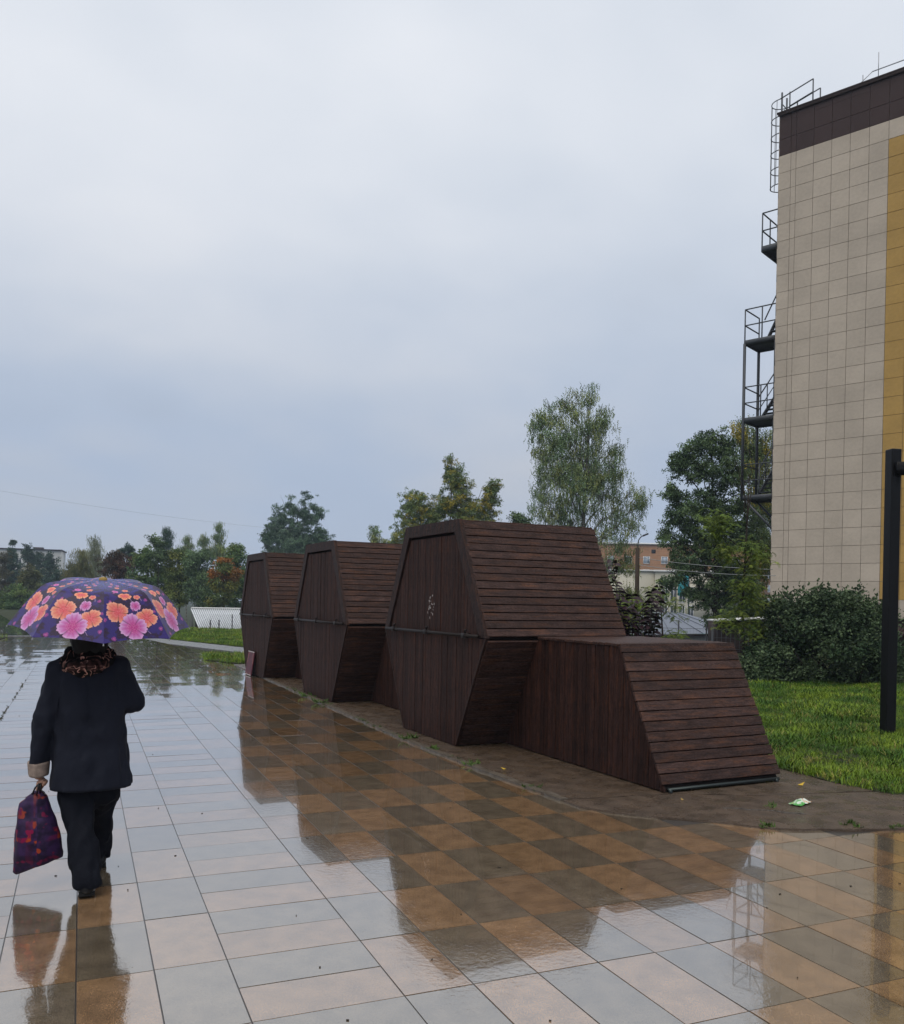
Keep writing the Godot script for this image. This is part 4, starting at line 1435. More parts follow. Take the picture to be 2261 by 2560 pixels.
# ------------------------------------------------------------------ plants close by
func make_plants():
	# bush
	var t := thing("large_bush", "large dense dark green bush before the tiled building", "bush", Vector3(13.95, 0.0, -13.4), -YAW)
	var st := mb()
	for k in 14:
		limb(st, Vector3(rng.randf_range(-1.1, 1.1), -0.05, rng.randf_range(-0.3, 0.3)), Vector3(rng.randf_range(-1.4, 1.4), rng.randf_range(0.9, 1.5), rng.randf_range(-0.4, 0.5)), 0.025, 0.006, 0.2, 5)
	part("branches", done(st, true), M.bark, t).set_meta("kind", "stuff")
	var bl := [[-1.25, 0.45, 0.38, 0.5], [-0.95, 0.95, 0.42, 0.42], [-0.55, 1.25, 0.4, 0.36], [-0.1, 1.45, 0.36, 0.3], [0.35, 1.3, 0.38, 0.35], [0.85, 1.2, 0.4, 0.36], [1.2, 0.85, 0.35, 0.45], [1.35, 0.4, 0.34, 0.45], [-0.6, 0.5, 0.5, 0.5], [0.1, 0.6, 0.55, 0.55], [0.75, 0.5, 0.5, 0.5], [-0.2, 1.0, 0.5, 0.4], [0.45, 0.95, 0.45, 0.35], [-0.75, 1.42, 0.12, 0.16], [0.02, 1.7, 0.12, 0.13], [0.5, 1.58, 0.1, 0.12], [1.0, 1.5, 0.1, 0.1], [-1.3, 0.12, 0.3, 0.2], [1.3, 0.12, 0.3, 0.2], [0, 0.12, 1.2, 0.2]]
	crown(t, bl, "bush", "bush", 14.0, 0.75, 1.1)
	t = thing("large_bush", "dark bush half hidden behind the black post at the right border", "bush", Vector3(16.2, 0.0, -12.0), -YAW)
	st = mb()
	for k in 6: limb(st, Vector3(rng.randf_range(-0.5, 0.5), -0.05, 0), Vector3(rng.randf_range(-0.8, 0.8), rng.randf_range(0.5, 1.0), 0), 0.02, 0.006, 0.2, 5)
	part("branches", done(st, true), M.bark, t).set_meta("kind", "stuff")
	crown(t, [[0.0, 0.35, 0.4, 0.35], [0.5, 0.4, 0.5, 0.4], [0.9, 0.4, 0.4, 0.4]], "bush", "bush", 14.0, 0.62, 1.0)
	# young rowans
	t = thing("rowan_tree", "young rowan with bright yellow green leaves and a thin dark trunk by the ramp", "tree", Vector3(12.67, 0, -14.2), -YAW)
	st = mb()
	tube(st, [Vector3(0.02, -0.1, 0), Vector3(0.0, 0.8, 0), Vector3(-0.03, 1.6, 0), Vector3(0.0, 2.4, 0), Vector3(0.03, 3.4, 0), Vector3(0.05, 4.3, 0)], [0.036, 0.032, 0.028, 0.024, 0.018, 0.006], 8)
	part("trunk", done(st, true), M.bark, t)
	st = mb()
	for q in [[2.3, Vector3(-0.78, 3.25, 0.1)], [2.0, Vector3(-0.5, 1.95, 0.2)], [2.4, Vector3(0.35, 3.0, 0)], [1.6, Vector3(-0.35, 1.75, 0.2)], [1.7, Vector3(0.3, 1.9, -0.1)], [2.7, Vector3(-0.7, 3.1, 0.0)], [2.3, Vector3(0.3, 2.55, 0)], [3.4, Vector3(-0.1, 4.4, 0)], [3.2, Vector3(0.12, 4.5, 0)], [3.6, Vector3(-0.3, 4.7, 0.1)]]:
		limb(st, Vector3(0, q[0], 0), q[1], 0.013, 0.004, 0.12, 5)
	part("branches", done(st, true), M.bark, t).set_meta("kind", "stuff")
	crown(t, [[-0.72, 3.3, 0.16, 0.187], [-0.62, 3.0, 0.16, 0.221], [-0.45, 3.35, 0.112, 0.119], [-0.45, 2.75, 0.136, 0.17], [-0.33, 2.6, 0.08, 0.119], [0.12, 2.75, 0.16, 0.17], [0.28, 2.6, 0.144, 0.17], [0.1, 2.4, 0.136, 0.187], [0.0, 1.85, 0.24, 0.221], [-0.15, 1.5, 0.256, 0.255], [0.18, 1.5, 0.224, 0.306], [-0.3, 1.2, 0.16, 0.17], [0.15, 1.1, 0.2, 0.17], [-0.05, 1.95, 0.176, 0.17], [0.3, 1.15, 0.112, 0.212]], "pinnate", "rowan", 10.0, 0.55, 1.0)
	t = thing("rowan_tree", "smaller rowan sapling with low leafy branches left of the bright rowan", "tree", Vector3(12.0, 0, -16.0), -YAW)
	st = mb()
	tube(st, [Vector3(0, -0.1, 0), Vector3(-0.02, 0.9, 0), Vector3(-0.1, 1.9, 0)], [0.028, 0.022, 0.008], 7)
	part("trunk", done(st, true), M.bark, t)
	st = mb()
	for q in [[1.2, Vector3(-0.9, 1.62, 0)], [1.0, Vector3(-0.4, 1.4, 0.1)], [1.3, Vector3(0.3, 1.7, 0)], [0.7, Vector3(-0.4, 0.95, 0.1)]]:
		limb(st, Vector3(-0.02, q[0], 0), q[1], 0.012, 0.004, 0.12, 5)
	part("branches", done(st, true), M.bark, t).set_meta("kind", "stuff")
	crown(t, [[-0.85, 1.6, 0.18, 0.12], [-0.6, 1.5, 0.2, 0.16], [-0.35, 1.4, 0.16, 0.16], [-0.7, 1.3, 0.14, 0.16], [-0.1, 1.8, 0.2, 0.18], [0.1, 1.5, 0.18, 0.16], [-0.45, 0.9, 0.2, 0.14], [0.15, 0.8, 0.2, 0.18]], "pinnate", "rowan", 7.0, 0.58, 1.0)
	# purple leaved shrub behind the nearest kiosk
	t = thing("purple_shrub", "upright shrub with dark purple leaves behind the nearest kiosk", "shrub", Vector3(8.3, 0.0, -11.7), -YAW)
	var stems := []
	st = mb()
	for q in [[-0.42, 2.25], [-0.28, 1.3], [-0.12, 1.72], [-0.2, 1.5], [0.06, 1.6], [0.17, 1.78], [0.33, 1.85], [0.28, 1.4], [-0.02, 1.35], [-0.36, 1.75]]:
		var foot := Vector3(q[0] * 0.4, -0.05, rng.randf_range(-0.15, 0.15))
		var pts := []
		var z := rng.randf_range(-0.2, 0.2)
		for i in 7: pts.append(foot.lerp(Vector3(q[0], q[1], z), i / 6.0) + Vector3(sin(i * 1.3 + q[0] * 9) * 0.012, 0, 0))
		tube(st, pts, [0.014, 0.012, 0.011, 0.009, 0.008, 0.006, 0.004], 5)
		stems.append(pts)
	part("stems", done(st, true), M.bark, t).set_meta("kind", "stuff")
	st = mb()
	st.set_smooth_group(0)
	for pts in stems:
		var y0 := 0.75
		var top: Vector3 = pts[6]
		var foot: Vector3 = pts[0]
		var h := y0
		while h < top.y + 0.02:
			var c := foot.lerp(top, clampf((h - foot.y) / (top.y - foot.y), 0, 1))
			var a := rng.randf() * TAU
			for k in 2:
				var dir := Vector3(cos(a + PI * k), 0.35, sin(a + PI * k) * 0.8)
				var p := c
				var side := (dir.cross(Vector3.UP).normalized() + Vector3(0, rng.randf_range(0.35, 0.9) * (1.0 if rng.randf() < 0.5 else -1.0), 0)).normalized()
				var L := rng.randf_range(0.12, 0.18)
				var last := []
				for i in 5:
					var w: float = [0.006, 0.024, 0.032, 0.024, 0.002][i] * L / 0.13
					var now := [p - side * w, p, p + side * w]
					now[1] -= Vector3(0, w * 0.3, 0)
					if i > 0:
						quad(st, last[0], now[0], now[1], last[1])
						quad(st, last[1], now[1], now[2], last[2])
					last = now
					p += dir.normalized() * L * 0.27
					dir += Vector3(0, -0.38, 0)
			h += 0.05
	part("leaves", done(st), leaf_plain("purple"), t).set_meta("kind", "stuff")
	# weeds along the kerb
	var spots := [[Vector2(3.41, 9.12), 1.2, "weed tuft on the kerb before the nearest kiosk's left corner"], [Vector2(3.42, 7.55), 1.0, "weed tuft on the kerb below the nearest bench front"], [Vector2(5.09, 4.58), 0.85, "larger weed tuft at the concrete edge near the right border"], [Vector2(5.35, 4.42), 0.7, "low weed tuft beside the larger one at the right border"], [Vector2(3.34, 12.7), 1.3, "weed tuft on the kerb in front of the middle kiosk"], [Vector2(3.33, 13.6), 1.4, "weed tuft on the kerb between the middle and farthest kiosk"], [Vector2(4.5, 4.74), 0.7, "tiny weed at the crack in the concrete strip"], [Vector2(3.42, 8.4), 1.0, "small weed on the kerb under the nearest kiosk"], [Vector2(4.95, 5.24), 0.6, "tiny green weed left of the crumpled packet"]]
	for s in spots:
		var places := []
		var colors := []
		for k in 6:
			var z: float = s[1] * rng.randf_range(0.3, 0.55)
			places.append(Transform3D(Basis(Vector3.UP, rng.randf() * TAU).scaled(Vector3(z, z, z)), Vector3(s[0].x + rng.randfn() * 0.05 * s[1], 0.005, -s[0].y + rng.randfn() * 0.05 * s[1])))
			colors.append(Color(0.06, 0.11, 0.02) * rng.randf_range(0.7, 1.2))
		var sc := scatter("weed_tuft", null, leaf_mesh("weed", 2), M.leaf, places, colors)
		tag(sc, s[2], "weed", "weeds along the kerb")
	# moss in the joint at the left
	var places := []
	var colors := []
	for k in 130:
		var v := rng.randf_range(8.6, 17.5)
		if noise(150, 1.2, 2).get_noise_1d(v) < -0.1: continue
		places.append(Transform3D(Basis(Vector3.UP, rng.randf() * TAU).scaled(Vector3.ONE * rng.randf_range(0.1, 0.24)), Vector3(-0.905 + rng.randfn() * 0.006, 0.0, -v)))
		colors.append(Color(0.035, 0.04, 0.012) * rng.randf_range(0.7, 1.3))
	tag(scatter("joint_weeds", null, leaf_mesh("weed", 2), M.leaf, places, colors, "stuff"), "moss and weeds in a paving joint at the left", "moss")
	# kerb weeds between the tufts
	places = []
	colors = []
	for k in 160:
		var v := rng.randf_range(6.2, 15.0)
		if noise(151, 1.0, 2).get_noise_1d(v) < 0.12: continue
		places.append(Transform3D(Basis(Vector3.UP, rng.randf() * TAU).scaled(Vector3.ONE * rng.randf_range(0.15, 0.4)), Vector3(paving_edge(v) + rng.randfn() * 0.02, 0.004, -v)))
		colors.append(Color(0.05, 0.085, 0.018) * rng.randf_range(0.6, 1.2))
	tag(scatter("kerb_weeds", null, leaf_mesh("weed", 2), M.leaf, places, colors, "stuff"), "scattered small weeds growing along the kerb joint", "weeds")

func leaf_plain(pal: String) -> StandardMaterial3D:
	var c: Color = palettes[pal][1]
	var m := mat(c.r, c.g, c.b, 0.4)
	return m

# ------------------------------------------------------------------ small things on the ground, post at the right
func make_small():
	var t := thing("crumpled_packet", "crumpled white and green packet lying on the wet concrete strip", "packet", Vector3(5.23, 0.025, -5.19), 0.35)
	t.scale = Vector3(1.35, 1.35, 1.35)
	var st := mb()
	st.set_smooth_group(0)
	var n := noise(301, 9.0, 3)
	var H := func(i: int, j: int, s: float) -> Vector3:
		var u := i / 12.0 - 0.5
		var v := j / 6.0 - 0.5
		var e := (1.0 - pow(absf(u) * 2.0, 4.0)) * (1.0 - pow(absf(v) * 2.0, 2.0))
		return Vector3(u * 0.15, s * (0.018 * e + 0.008 * n.get_noise_2d(u * 2.0, v * 2.0) * e) + n.get_noise_2d(u + 5.0, v) * 0.008, v * 0.07)
	for s in [1.0, -0.6]:
		for i in 12:
			for j in 6:
				quad(st, H.call(i, j, s), H.call(i + 1, j, s), H.call(i + 1, j + 1, s), H.call(i, j + 1, s))
	var im := Image.create(64, 64, false, Image.FORMAT_RGB8)
	var nn := noise(303, 0.05, 2)
	for y in 64:
		for x in 64:
			var c := Color(0.82, 0.84, 0.8)
			var q := nn.get_noise_2d(x, y)
			if x < 30 and q > -0.25: c = Color(0.32, 0.6, 0.3)
			elif q > 0.35: c = Color(0.8, 0.5, 0.25)
			im.set_pixel(x, y, c)
	var m := mat(1, 1, 1, 0.35)
	m.albedo_texture = tex(im)
	triplanar(m, Vector3(6.6, 14, 14), false)
	m.uv1_offset = Vector3(0.5, 0.5, 0.5)
	part("wrapper", done(st, true), m, t)
	for d in [[Vector2(5.78, 5.74), 1.2, "yellow leaf on the concrete by the grass edge"], [Vector2(5.62, 5.95), 0.9, "dry yellow leaf near the ramp's far corner"], [Vector2(4.42, 5.62), 0.6, "tiny pale leaf on the concrete before the ramp"], [Vector2(3.62, 7.2), 0.8, "straw coloured twig leaf on the mud below the bench"]]:
		st = mb()
		leaf(st, Vector3(-0.03, 0.02, 0), Vector3(1, 0.15, 0).normalized(), Vector3(0, 0.1, 1).normalized(), 0.07 * d[1], 0.035 * d[1])
		var o := add_mesh("fallen_leaf", done(st), M.yellow_leaf if d[1] > 0.7 else M.straw)
		o.position = Vector3(d[0].x, 0.0, -d[0].y)
		o.rotation.y = rng.randf() * TAU
		tag(o, d[2], "leaf", "fallen leaves")
	# debris flecks scattered over the slabs: too small and many to count
	st = mb()
	for k in 80:
		var v := 2.6 + 10.0 * pow(rng.randf(), 1.6)
		var u := rng.randf_range(-1.2, paving_edge(v) - 0.1)
		var s := rng.randf_range(0.003, 0.009)
		var b := Basis(Vector3.UP, rng.randf() * TAU)
		box(st, Vector3(u, 0.003, -v), Vector3(s, 0.003, s * rng.randf_range(0.5, 2.5)), b)
	tag(add_mesh("debris", done(st), M.bark), "tiny bits of debris on the wet slabs", "debris", "", "stuff")
	# dark timber frame at the right border
	var p := thing("timber_frame", "black square post with a crossbeam at the right border on the grass", "frame", Vector3(9.19, 0, -7.73), -0.25)
	part("post", chamfer_box(Vector3(0.135, 3.6, 0.135), 0.008), M.post, p, Transform3D(Basis.IDENTITY, Vector3(0, 1.73, 0)))
	part("post", chamfer_box(Vector3(0.135, 3.6, 0.135), 0.008), M.post, p, Transform3D(Basis.IDENTITY, Vector3(2.4, 1.73, 1.0)))
	st = mb()
	bar(st, Vector3(-0.02, 3.28, 0.09), Vector3(2.42, 3.28, 1.1), 0.05, 0.16)
	part("crossbeam", done(st), M.post, p)

# ------------------------------------------------------------------ person, umbrella, bag
const SHE := Vector3(0, 0, -5.1)
func fist(lo_hand: Vector3, along: Vector3, palm: Vector3, scale_ := 1.0):
	# knuckles run along "along"; fingers curl towards "palm"
	var up := palm.cross(along).normalized()
	var s := scale_
	for i in 4:
		var o: Vector3 = lo_hand + along * ((i - 1.5) * 0.0185 * s)
		var len: float = [0.9, 1.02, 1.0, 0.8][i] * s
		bone(lo_hand + up * 0.05 * s, o, 0.013 * s, 0.0095 * s)
		var k1 := o + (-up * 0.02 + palm * 0.02) * len
		var k2 := k1 + (palm * 0.016 + up * 0.014) * len
		bone(o, k1, 0.0095 * s, 0.009 * s)
		bone(k1, k2, 0.009 * s, 0.008 * s)
		bone(k2, k2 + (up * 0.014 - palm * 0.006) * len, 0.008 * s, 0.007 * s)
	var th := lo_hand + up * 0.045 * s - along * 0.028 * s
	bone(th, th + (-along * 0.012 - up * 0.018 + palm * 0.012) * s, 0.0125 * s, 0.0105 * s)
	bone(th + (-along * 0.012 - up * 0.018 + palm * 0.012) * s, th + (along * 0.004 - up * 0.038 + palm * 0.03) * s, 0.0105 * s, 0.008 * s)

func make_person():
	var t := thing("person", "woman in a dark coat and trousers walking away under the flowered umbrella", "person", SHE)
	# ---- body
	var st := mb()
	bones = []; blend = 0.05; ripple = 0.0; clip_low = -9.0
	var hipL := Vector3(-0.01, 0.74, 0.0)
	var hipR := Vector3(0.13, 0.74, 0.0)
	var kneeL := Vector3(0.0, 0.42, 0.02)
	var kneeR := Vector3(0.115, 0.42, -0.16)
	var ankL := Vector3(0.045, 0.09, 0.22)
	var ankR := Vector3(0.112, 0.085, -0.30)
	var shL := Vector3(-0.10, 1.17, 0.0)
	var shR := Vector3(0.165, 1.15, 0.0)
	var elL := Vector3(-0.165, 0.92, 0.01)
	var wrL := Vector3(-0.2, 0.66, -0.03)
	var elR := Vector3(0.262, 0.985, 0.0)
	var wrR := Vector3(0.15, 1.03, -0.19)
	for q in [[hipL, kneeL, 0.07, 0.05], [kneeL, ankL, 0.045, 0.032], [hipR, kneeR, 0.07, 0.05], [kneeR, ankR, 0.045, 0.032], [ankL, ankL + Vector3(0, -0.05, -0.12), 0.03, 0.025], [ankR, ankR + Vector3(0, -0.05, -0.13), 0.03, 0.025], [Vector3(0.02, 0.78, 0), Vector3(0.02, 1.12, 0), 0.09, 0.085], [Vector3(0.1, 0.78, 0), Vector3(0.1, 1.12, 0), 0.09, 0.085], [shL + Vector3(0.03, -0.02, 0), shR, 0.035, 0.035], [shL, elL, 0.042, 0.036], [elL, wrL, 0.036, 0.024], [shR, elR, 0.042, 0.036], [elR, wrR, 0.036, 0.024], [Vector3(0.048, 1.18, 0.0), Vector3(0.045, 1.32, -0.02), 0.05, 0.045]]:
		bone(q[0], q[1], q[2], q[3])
	surface_nets(st, Vector3(-0.3, -0.02, -0.52), Vector3(0.36, 1.34, 0.34), 0.016)
	# head with a face that looks away along the walk (towards -z)
	bones = []; blend = 0.025
	var hc := Vector3(0.044, 1.41, -0.03)
	for q in [[Vector3(0, 0.03, 0.015), Vector3(0, 0.03, -0.02), 0.075, 0.07], [Vector3(0, -0.03, -0.03), Vector3(0, -0.075, -0.055), 0.058, 0.032], [Vector3(0, -0.005, -0.085), Vector3(0, -0.03, -0.105), 0.008, 0.013], [Vector3(-0.018, -0.058, -0.082), Vector3(0.018, -0.058, -0.082), 0.009, 0.009], [Vector3(-0.018, -0.07, -0.08), Vector3(0.018, -0.07, -0.08), 0.009, 0.009], [Vector3(-0.03, 0.0, -0.075), Vector3(-0.03, 0.0, -0.076), 0.013, 0.013], [Vector3(0.03, 0.0, -0.075), Vector3(0.03, 0.0, -0.076), 0.013, 0.013], [Vector3(-0.045, 0.018, -0.078), Vector3(0.045, 0.018, -0.078), 0.01, 0.01], [Vector3(-0.074, 0.0, 0.0), Vector3(-0.08, -0.03, -0.005), 0.014, 0.009], [Vector3(0.074, 0.0, 0.0), Vector3(0.08, -0.03, -0.005), 0.014, 0.009], [Vector3(0.0, -0.06, 0.01), Vector3(0.0, -0.12, 0.015), 0.047, 0.047]]:
		bone(hc + q[0], hc + q[1], q[2], q[3])
	surface_nets(st, hc + Vector3(-0.11, -0.14, -0.14), hc + Vector3(0.11, 0.12, 0.11), 0.006)
	# left hand closed on the bag handles, right hand on the umbrella shaft
	bones = []; blend = 0.006
	fist(Vector3(-0.198, 0.555, -0.035), Vector3(0, 0, 1), Vector3(1, 0, 0))
	bone(wrL, Vector3(-0.198, 0.6, -0.035), 0.024, 0.026)
	surface_nets(st, Vector3(-0.25, 0.51, -0.1), Vector3(-0.15, 0.67, 0.03), 0.0035)
	bones = []
	fist(Vector3(0.135, 1.06, -0.225), Vector3(0, 1, 0.1).normalized(), Vector3(-0.7, 0, 0.7).normalized())
	bone(wrR, Vector3(0.15, 1.045, -0.2), 0.024, 0.026)
	surface_nets(st, Vector3(0.07, 1.0, -0.29), Vector3(0.22, 1.12, -0.14), 0.0035)
	part("body", done(st, true), M.skin, t)
	# ---- trousers
	st = mb()
	bones = []; blend = 0.03; ripple = 0.022
	ripple_noise = noise(401, 7.0, 2)
	for q in [[Vector3(0.0, 0.72, 0), Vector3(-0.012, 0.5, 0.0), 0.1, 0.085], [Vector3(0.125, 0.72, 0), Vector3(0.122, 0.5, -0.03), 0.1, 0.08], [Vector3(-0.012, 0.5, 0.0), Vector3(0.0, 0.38, 0.03), 0.088, 0.077], [Vector3(0.0, 0.38, 0.03), Vector3(0.035, 0.16, 0.17), 0.077, 0.068], [Vector3(0.035, 0.16, 0.17), Vector3(0.043, 0.065, 0.215), 0.068, 0.07], [Vector3(0.122, 0.5, -0.03), Vector3(0.118, 0.4, -0.15), 0.08, 0.07], [Vector3(0.118, 0.4, -0.15), Vector3(0.112, 0.07, -0.30), 0.068, 0.06]]:
		bone(q[0], q[1], q[2], q[3])
	clip_low = 0.045
	surface_nets(st, Vector3(-0.16, 0.02, -0.42), Vector3(0.26, 0.8, 0.34), 0.011)
	part("trousers", done(st, true), M.trousers, t)
	# ---- coat
	st = mb()
	bones = []; blend = 0.02; ripple = 0.022
	ripple_noise = noise(403, 6.5, 3)
	for q in [[Vector3(-0.01, 1.1, 0.0), Vector3(0.0, 0.82, 0.0), 0.118, 0.122], [Vector3(0.108, 1.11, 0.0), Vector3(0.118, 0.82, 0.0), 0.118, 0.122], [Vector3(0.0, 0.82, 0.0), Vector3(0.0, 0.48, 0.015), 0.122, 0.142], [Vector3(0.118, 0.82, 0.0), Vector3(0.132, 0.48, 0.0), 0.122, 0.142], [Vector3(-0.075, 1.155, 0.0), Vector3(0.17, 1.17, 0.0), 0.068, 0.068], [Vector3(0.05, 1.2, 0), Vector3(0.05, 1.23, 0), 0.085, 0.06]]:
		bone(q[0], q[1], q[2], q[3])
	var torso := bones.size()
	for q in [[Vector3(-0.105, 1.155, 0.0), elL, 0.064, 0.06], [elL, wrL + Vector3(0, 0.01, 0), 0.06, 0.05], [Vector3(0.19, 1.17, 0.0), elR, 0.062, 0.06], [elR, Vector3(0.16, 1.02, -0.16), 0.062, 0.046]]:
		bone(q[0], q[1], q[2], q[3])
	clip_low = 0.525
	surface_nets(st, Vector3(-0.29, 0.5, -0.24), Vector3(0.36, 1.34, 0.2), 0.0115)
	part("coat", done(st, true), M.coat, t)
	clip_low = -9.0
	ripple = 0.0
	# seams and hem line
	st = mb()
	var pts := []
	for i in 15:
		var q := i / 14.0
		pts.append(Vector3(lerpf(-0.075, -0.118, q), lerpf(1.19, 0.93, q), lerpf(0.072, 0.075, q)))
	tube(st, pts, 0.0035, 5)
	part("seam", done(st, true), M.coat, t)
	# turned back cuff
	st = mb()
	var rings := []
	for i in 9:
		var y := 0.672 - i * 0.0095
		var r := 0.0515 + (0.003 if i in [0, 8] else 0.005) - i * 0.0008
		var ring := []
		for k in 22:
			var a := TAU * k / 22.0
			ring.append(Vector3(-0.198 + cos(a) * r, y + 0.004 * sin(a * 2.0 + 1.0), -0.03 + sin(a) * r))
		rings.append(ring)
	st.set_smooth_group(0)
	for i in 8:
		for k in 22: quad(st, rings[i][k], rings[i + 1][k], rings[i + 1][(k + 1) % 22], rings[i][(k + 1) % 22])
	for k in 22:
		outtri(st, Vector3(-0.198, 0.63, -0.03), Vector3(-0.198, 0.67, -0.03), rings[0][k], rings[0][(k + 1) % 22])
		outtri(st, Vector3(-0.198, 0.63, -0.03), Vector3(-0.198, 0.6, -0.03), rings[8][k], rings[8][(k + 1) % 22])
	part("cuff", done(st, true), M.cuff, t)
	# ---- scarf: a loose folded roll that dips at the back
	st = mb()
	bones = []; blend = 0.02; ripple = 0.014
	ripple_noise = noise(405, 16.0, 2)
	for i in 16:
		var a := TAU * i / 16.0
		var b := TAU * (i + 1) / 16.0
		var S := func(q: float) -> Vector3:
			return Vector3(0.036 + cos(q) * 0.112, 1.215 - 0.035 * maxf(sin(q), 0.0) + 0.03 * cos(q) * 0.3, sin(q) * 0.09 + 0.0)
		bone(S.call(a), S.call(b), 0.034 + 0.008 * maxf(sin(a), 0), 0.034 + 0.008 * maxf(sin(b), 0))
		var S2 := func(q: float) -> Vector3:
			return Vector3(0.04 + cos(q) * 0.085, 1.262 - 0.028 * maxf(sin(q), 0.0) + 0.03 * cos(q) * 0.2, sin(q) * 0.07)
		bone(S2.call(a), S2.call(b), 0.026, 0.026)
	surface_nets(st, Vector3(-0.14, 1.11, -0.16), Vector3(0.22, 1.33, 0.17), 0.0085)
	part("scarf", done(st, true), M.scarf, t)
	# ---- hair: dark bob that falls to the scarf
	st = mb()
	bones = []; blend = 0.03; ripple = 0.006
	ripple_noise = noise(407, 22.0, 2)
	for q in [[Vector3(0.044, 1.445, 0.0), Vector3(0.044, 1.44, -0.03), 0.088, 0.08], [Vector3(0.02, 1.4, 0.025), Vector3(0.012, 1.27, 0.03), 0.068, 0.055], [Vector3(0.07, 1.4, 0.025), Vector3(0.08, 1.27, 0.03), 0.068, 0.055], [Vector3(-0.02, 1.42, -0.01), Vector3(-0.022, 1.33, 0.0), 0.04, 0.03], [Vector3(0.108, 1.42, -0.01), Vector3(0.11, 1.33, 0.0), 0.04, 0.03]]:
		bone(q[0], q[1], q[2], q[3])
	surface_nets(st, Vector3(-0.08, 1.2, -0.15), Vector3(0.17, 1.55, 0.14), 0.0085)
	part("hair", done(st, true), M.hair, t)
	ripple = 0.0
	# ---- shoes
	for q in [[Vector3(0.045, 0.0, 0.22), 0.25], [Vector3(0.112, 0.0, -0.31), 0.0]]:
		st = mb()
		bones = []; blend = 0.02
		var lift := Basis(Vector3.RIGHT, -q[1])
		var o: Vector3 = q[0]
		for b in [[Vector3(0, 0.045, 0.035), Vector3(0, 0.04, -0.05), 0.038, 0.04], [Vector3(0, 0.04, -0.05), Vector3(0.002, 0.03, -0.155), 0.04, 0.03], [Vector3(0, 0.06, 0.02), Vector3(0, 0.1, 0.015), 0.036, 0.036]]:
			bone(o + lift * b[0], o + lift * b[1], b[2], b[3])
		clip_low = 0.003
		surface_nets(st, o + Vector3(-0.06, -0.01, -0.22), o + Vector3(0.06, 0.16, 0.1), 0.007)
		clip_low = -9.0
		var sh := part("shoe", done(st, true), M.shoe, t)
		st = mb()
		tube(st, [o + lift * Vector3(0, 0.012, 0.06), o + lift * Vector3(0, 0.012, -0.17)], [0.037, 0.033], 12)
		var sole := mb()
		box(sole, o + lift * Vector3(0, 0.012, -0.05), Vector3(0.078, 0.02, 0.2), lift)
		part("sole", done(sole), M.tyre, sh)

func paint_flower(im: Image, c: Vector2, r: float, inner: Color, outer: Color, turn: float, petals: int, squash := 1.0, stem := Vector2.ZERO):
	var w := im.get_width()
	var h := im.get_height()
	if stem != Vector2.ZERO:
		for i in 60:
			var q := i / 59.0
			var p := c.lerp(c + stem, q) + Vector2(-stem.y, stem.x) * sin(q * 2.4) * 0.22
			for dx in range(-2, 3):
				for dy in range(-2, 3):
					var px := int(p.x + dx)
					var py := int(p.y + dy)
					if px >= 0 and py >= 0 and px < w and py < h and dx * dx + dy * dy < 5: im.set_pixel(px, py, Color(0.55, 0.47, 0.6))
	for y in range(maxi(0, int(c.y - r * 1.2)), mini(h, int(c.y + r * 1.2))):
		for x in range(maxi(0, int(c.x - r * 1.2)), mini(w, int(c.x + r * 1.2))):
			var d := Vector2(x, (y - c.y) / squash + c.y) - c
			var a := d.angle() + turn
			var sector := a * petals / TAU
			var which := floori(sector)
			var into := absf(sector - which - 0.5) * 2.0
			var size_ := 0.80 + 0.2 * absf(sin(which * 12.9 + turn * 7.0))
			var rim := r * (size_ * (1.0 - 0.22 * pow(into, 3.0)) + 0.03 * sin(a * 19.0 + turn) + 0.025 * sin(a * 31.0 + 1.0) + 0.03 * sin(a * 7.0 + turn * 3.0))
			var q := d.length() / rim
			if q > 1.0: continue
			var col := inner.lerp(outer, smoothstep(0.1, 1.0, q + 0.12 * sin(a * 14.0) * q))
			if into > 0.9 and q > 0.25: col = col.darkened(0.22)
			elif q > 0.85: col = col.lightened(0.12)
			if q < 0.5 and fmod(absf(sin(a * 31.0 + q * 17.0) * 43.0), 1.0) > 0.93: col = Color(1, 0.85, 0.85)
			im.set_pixel(x, y, col)

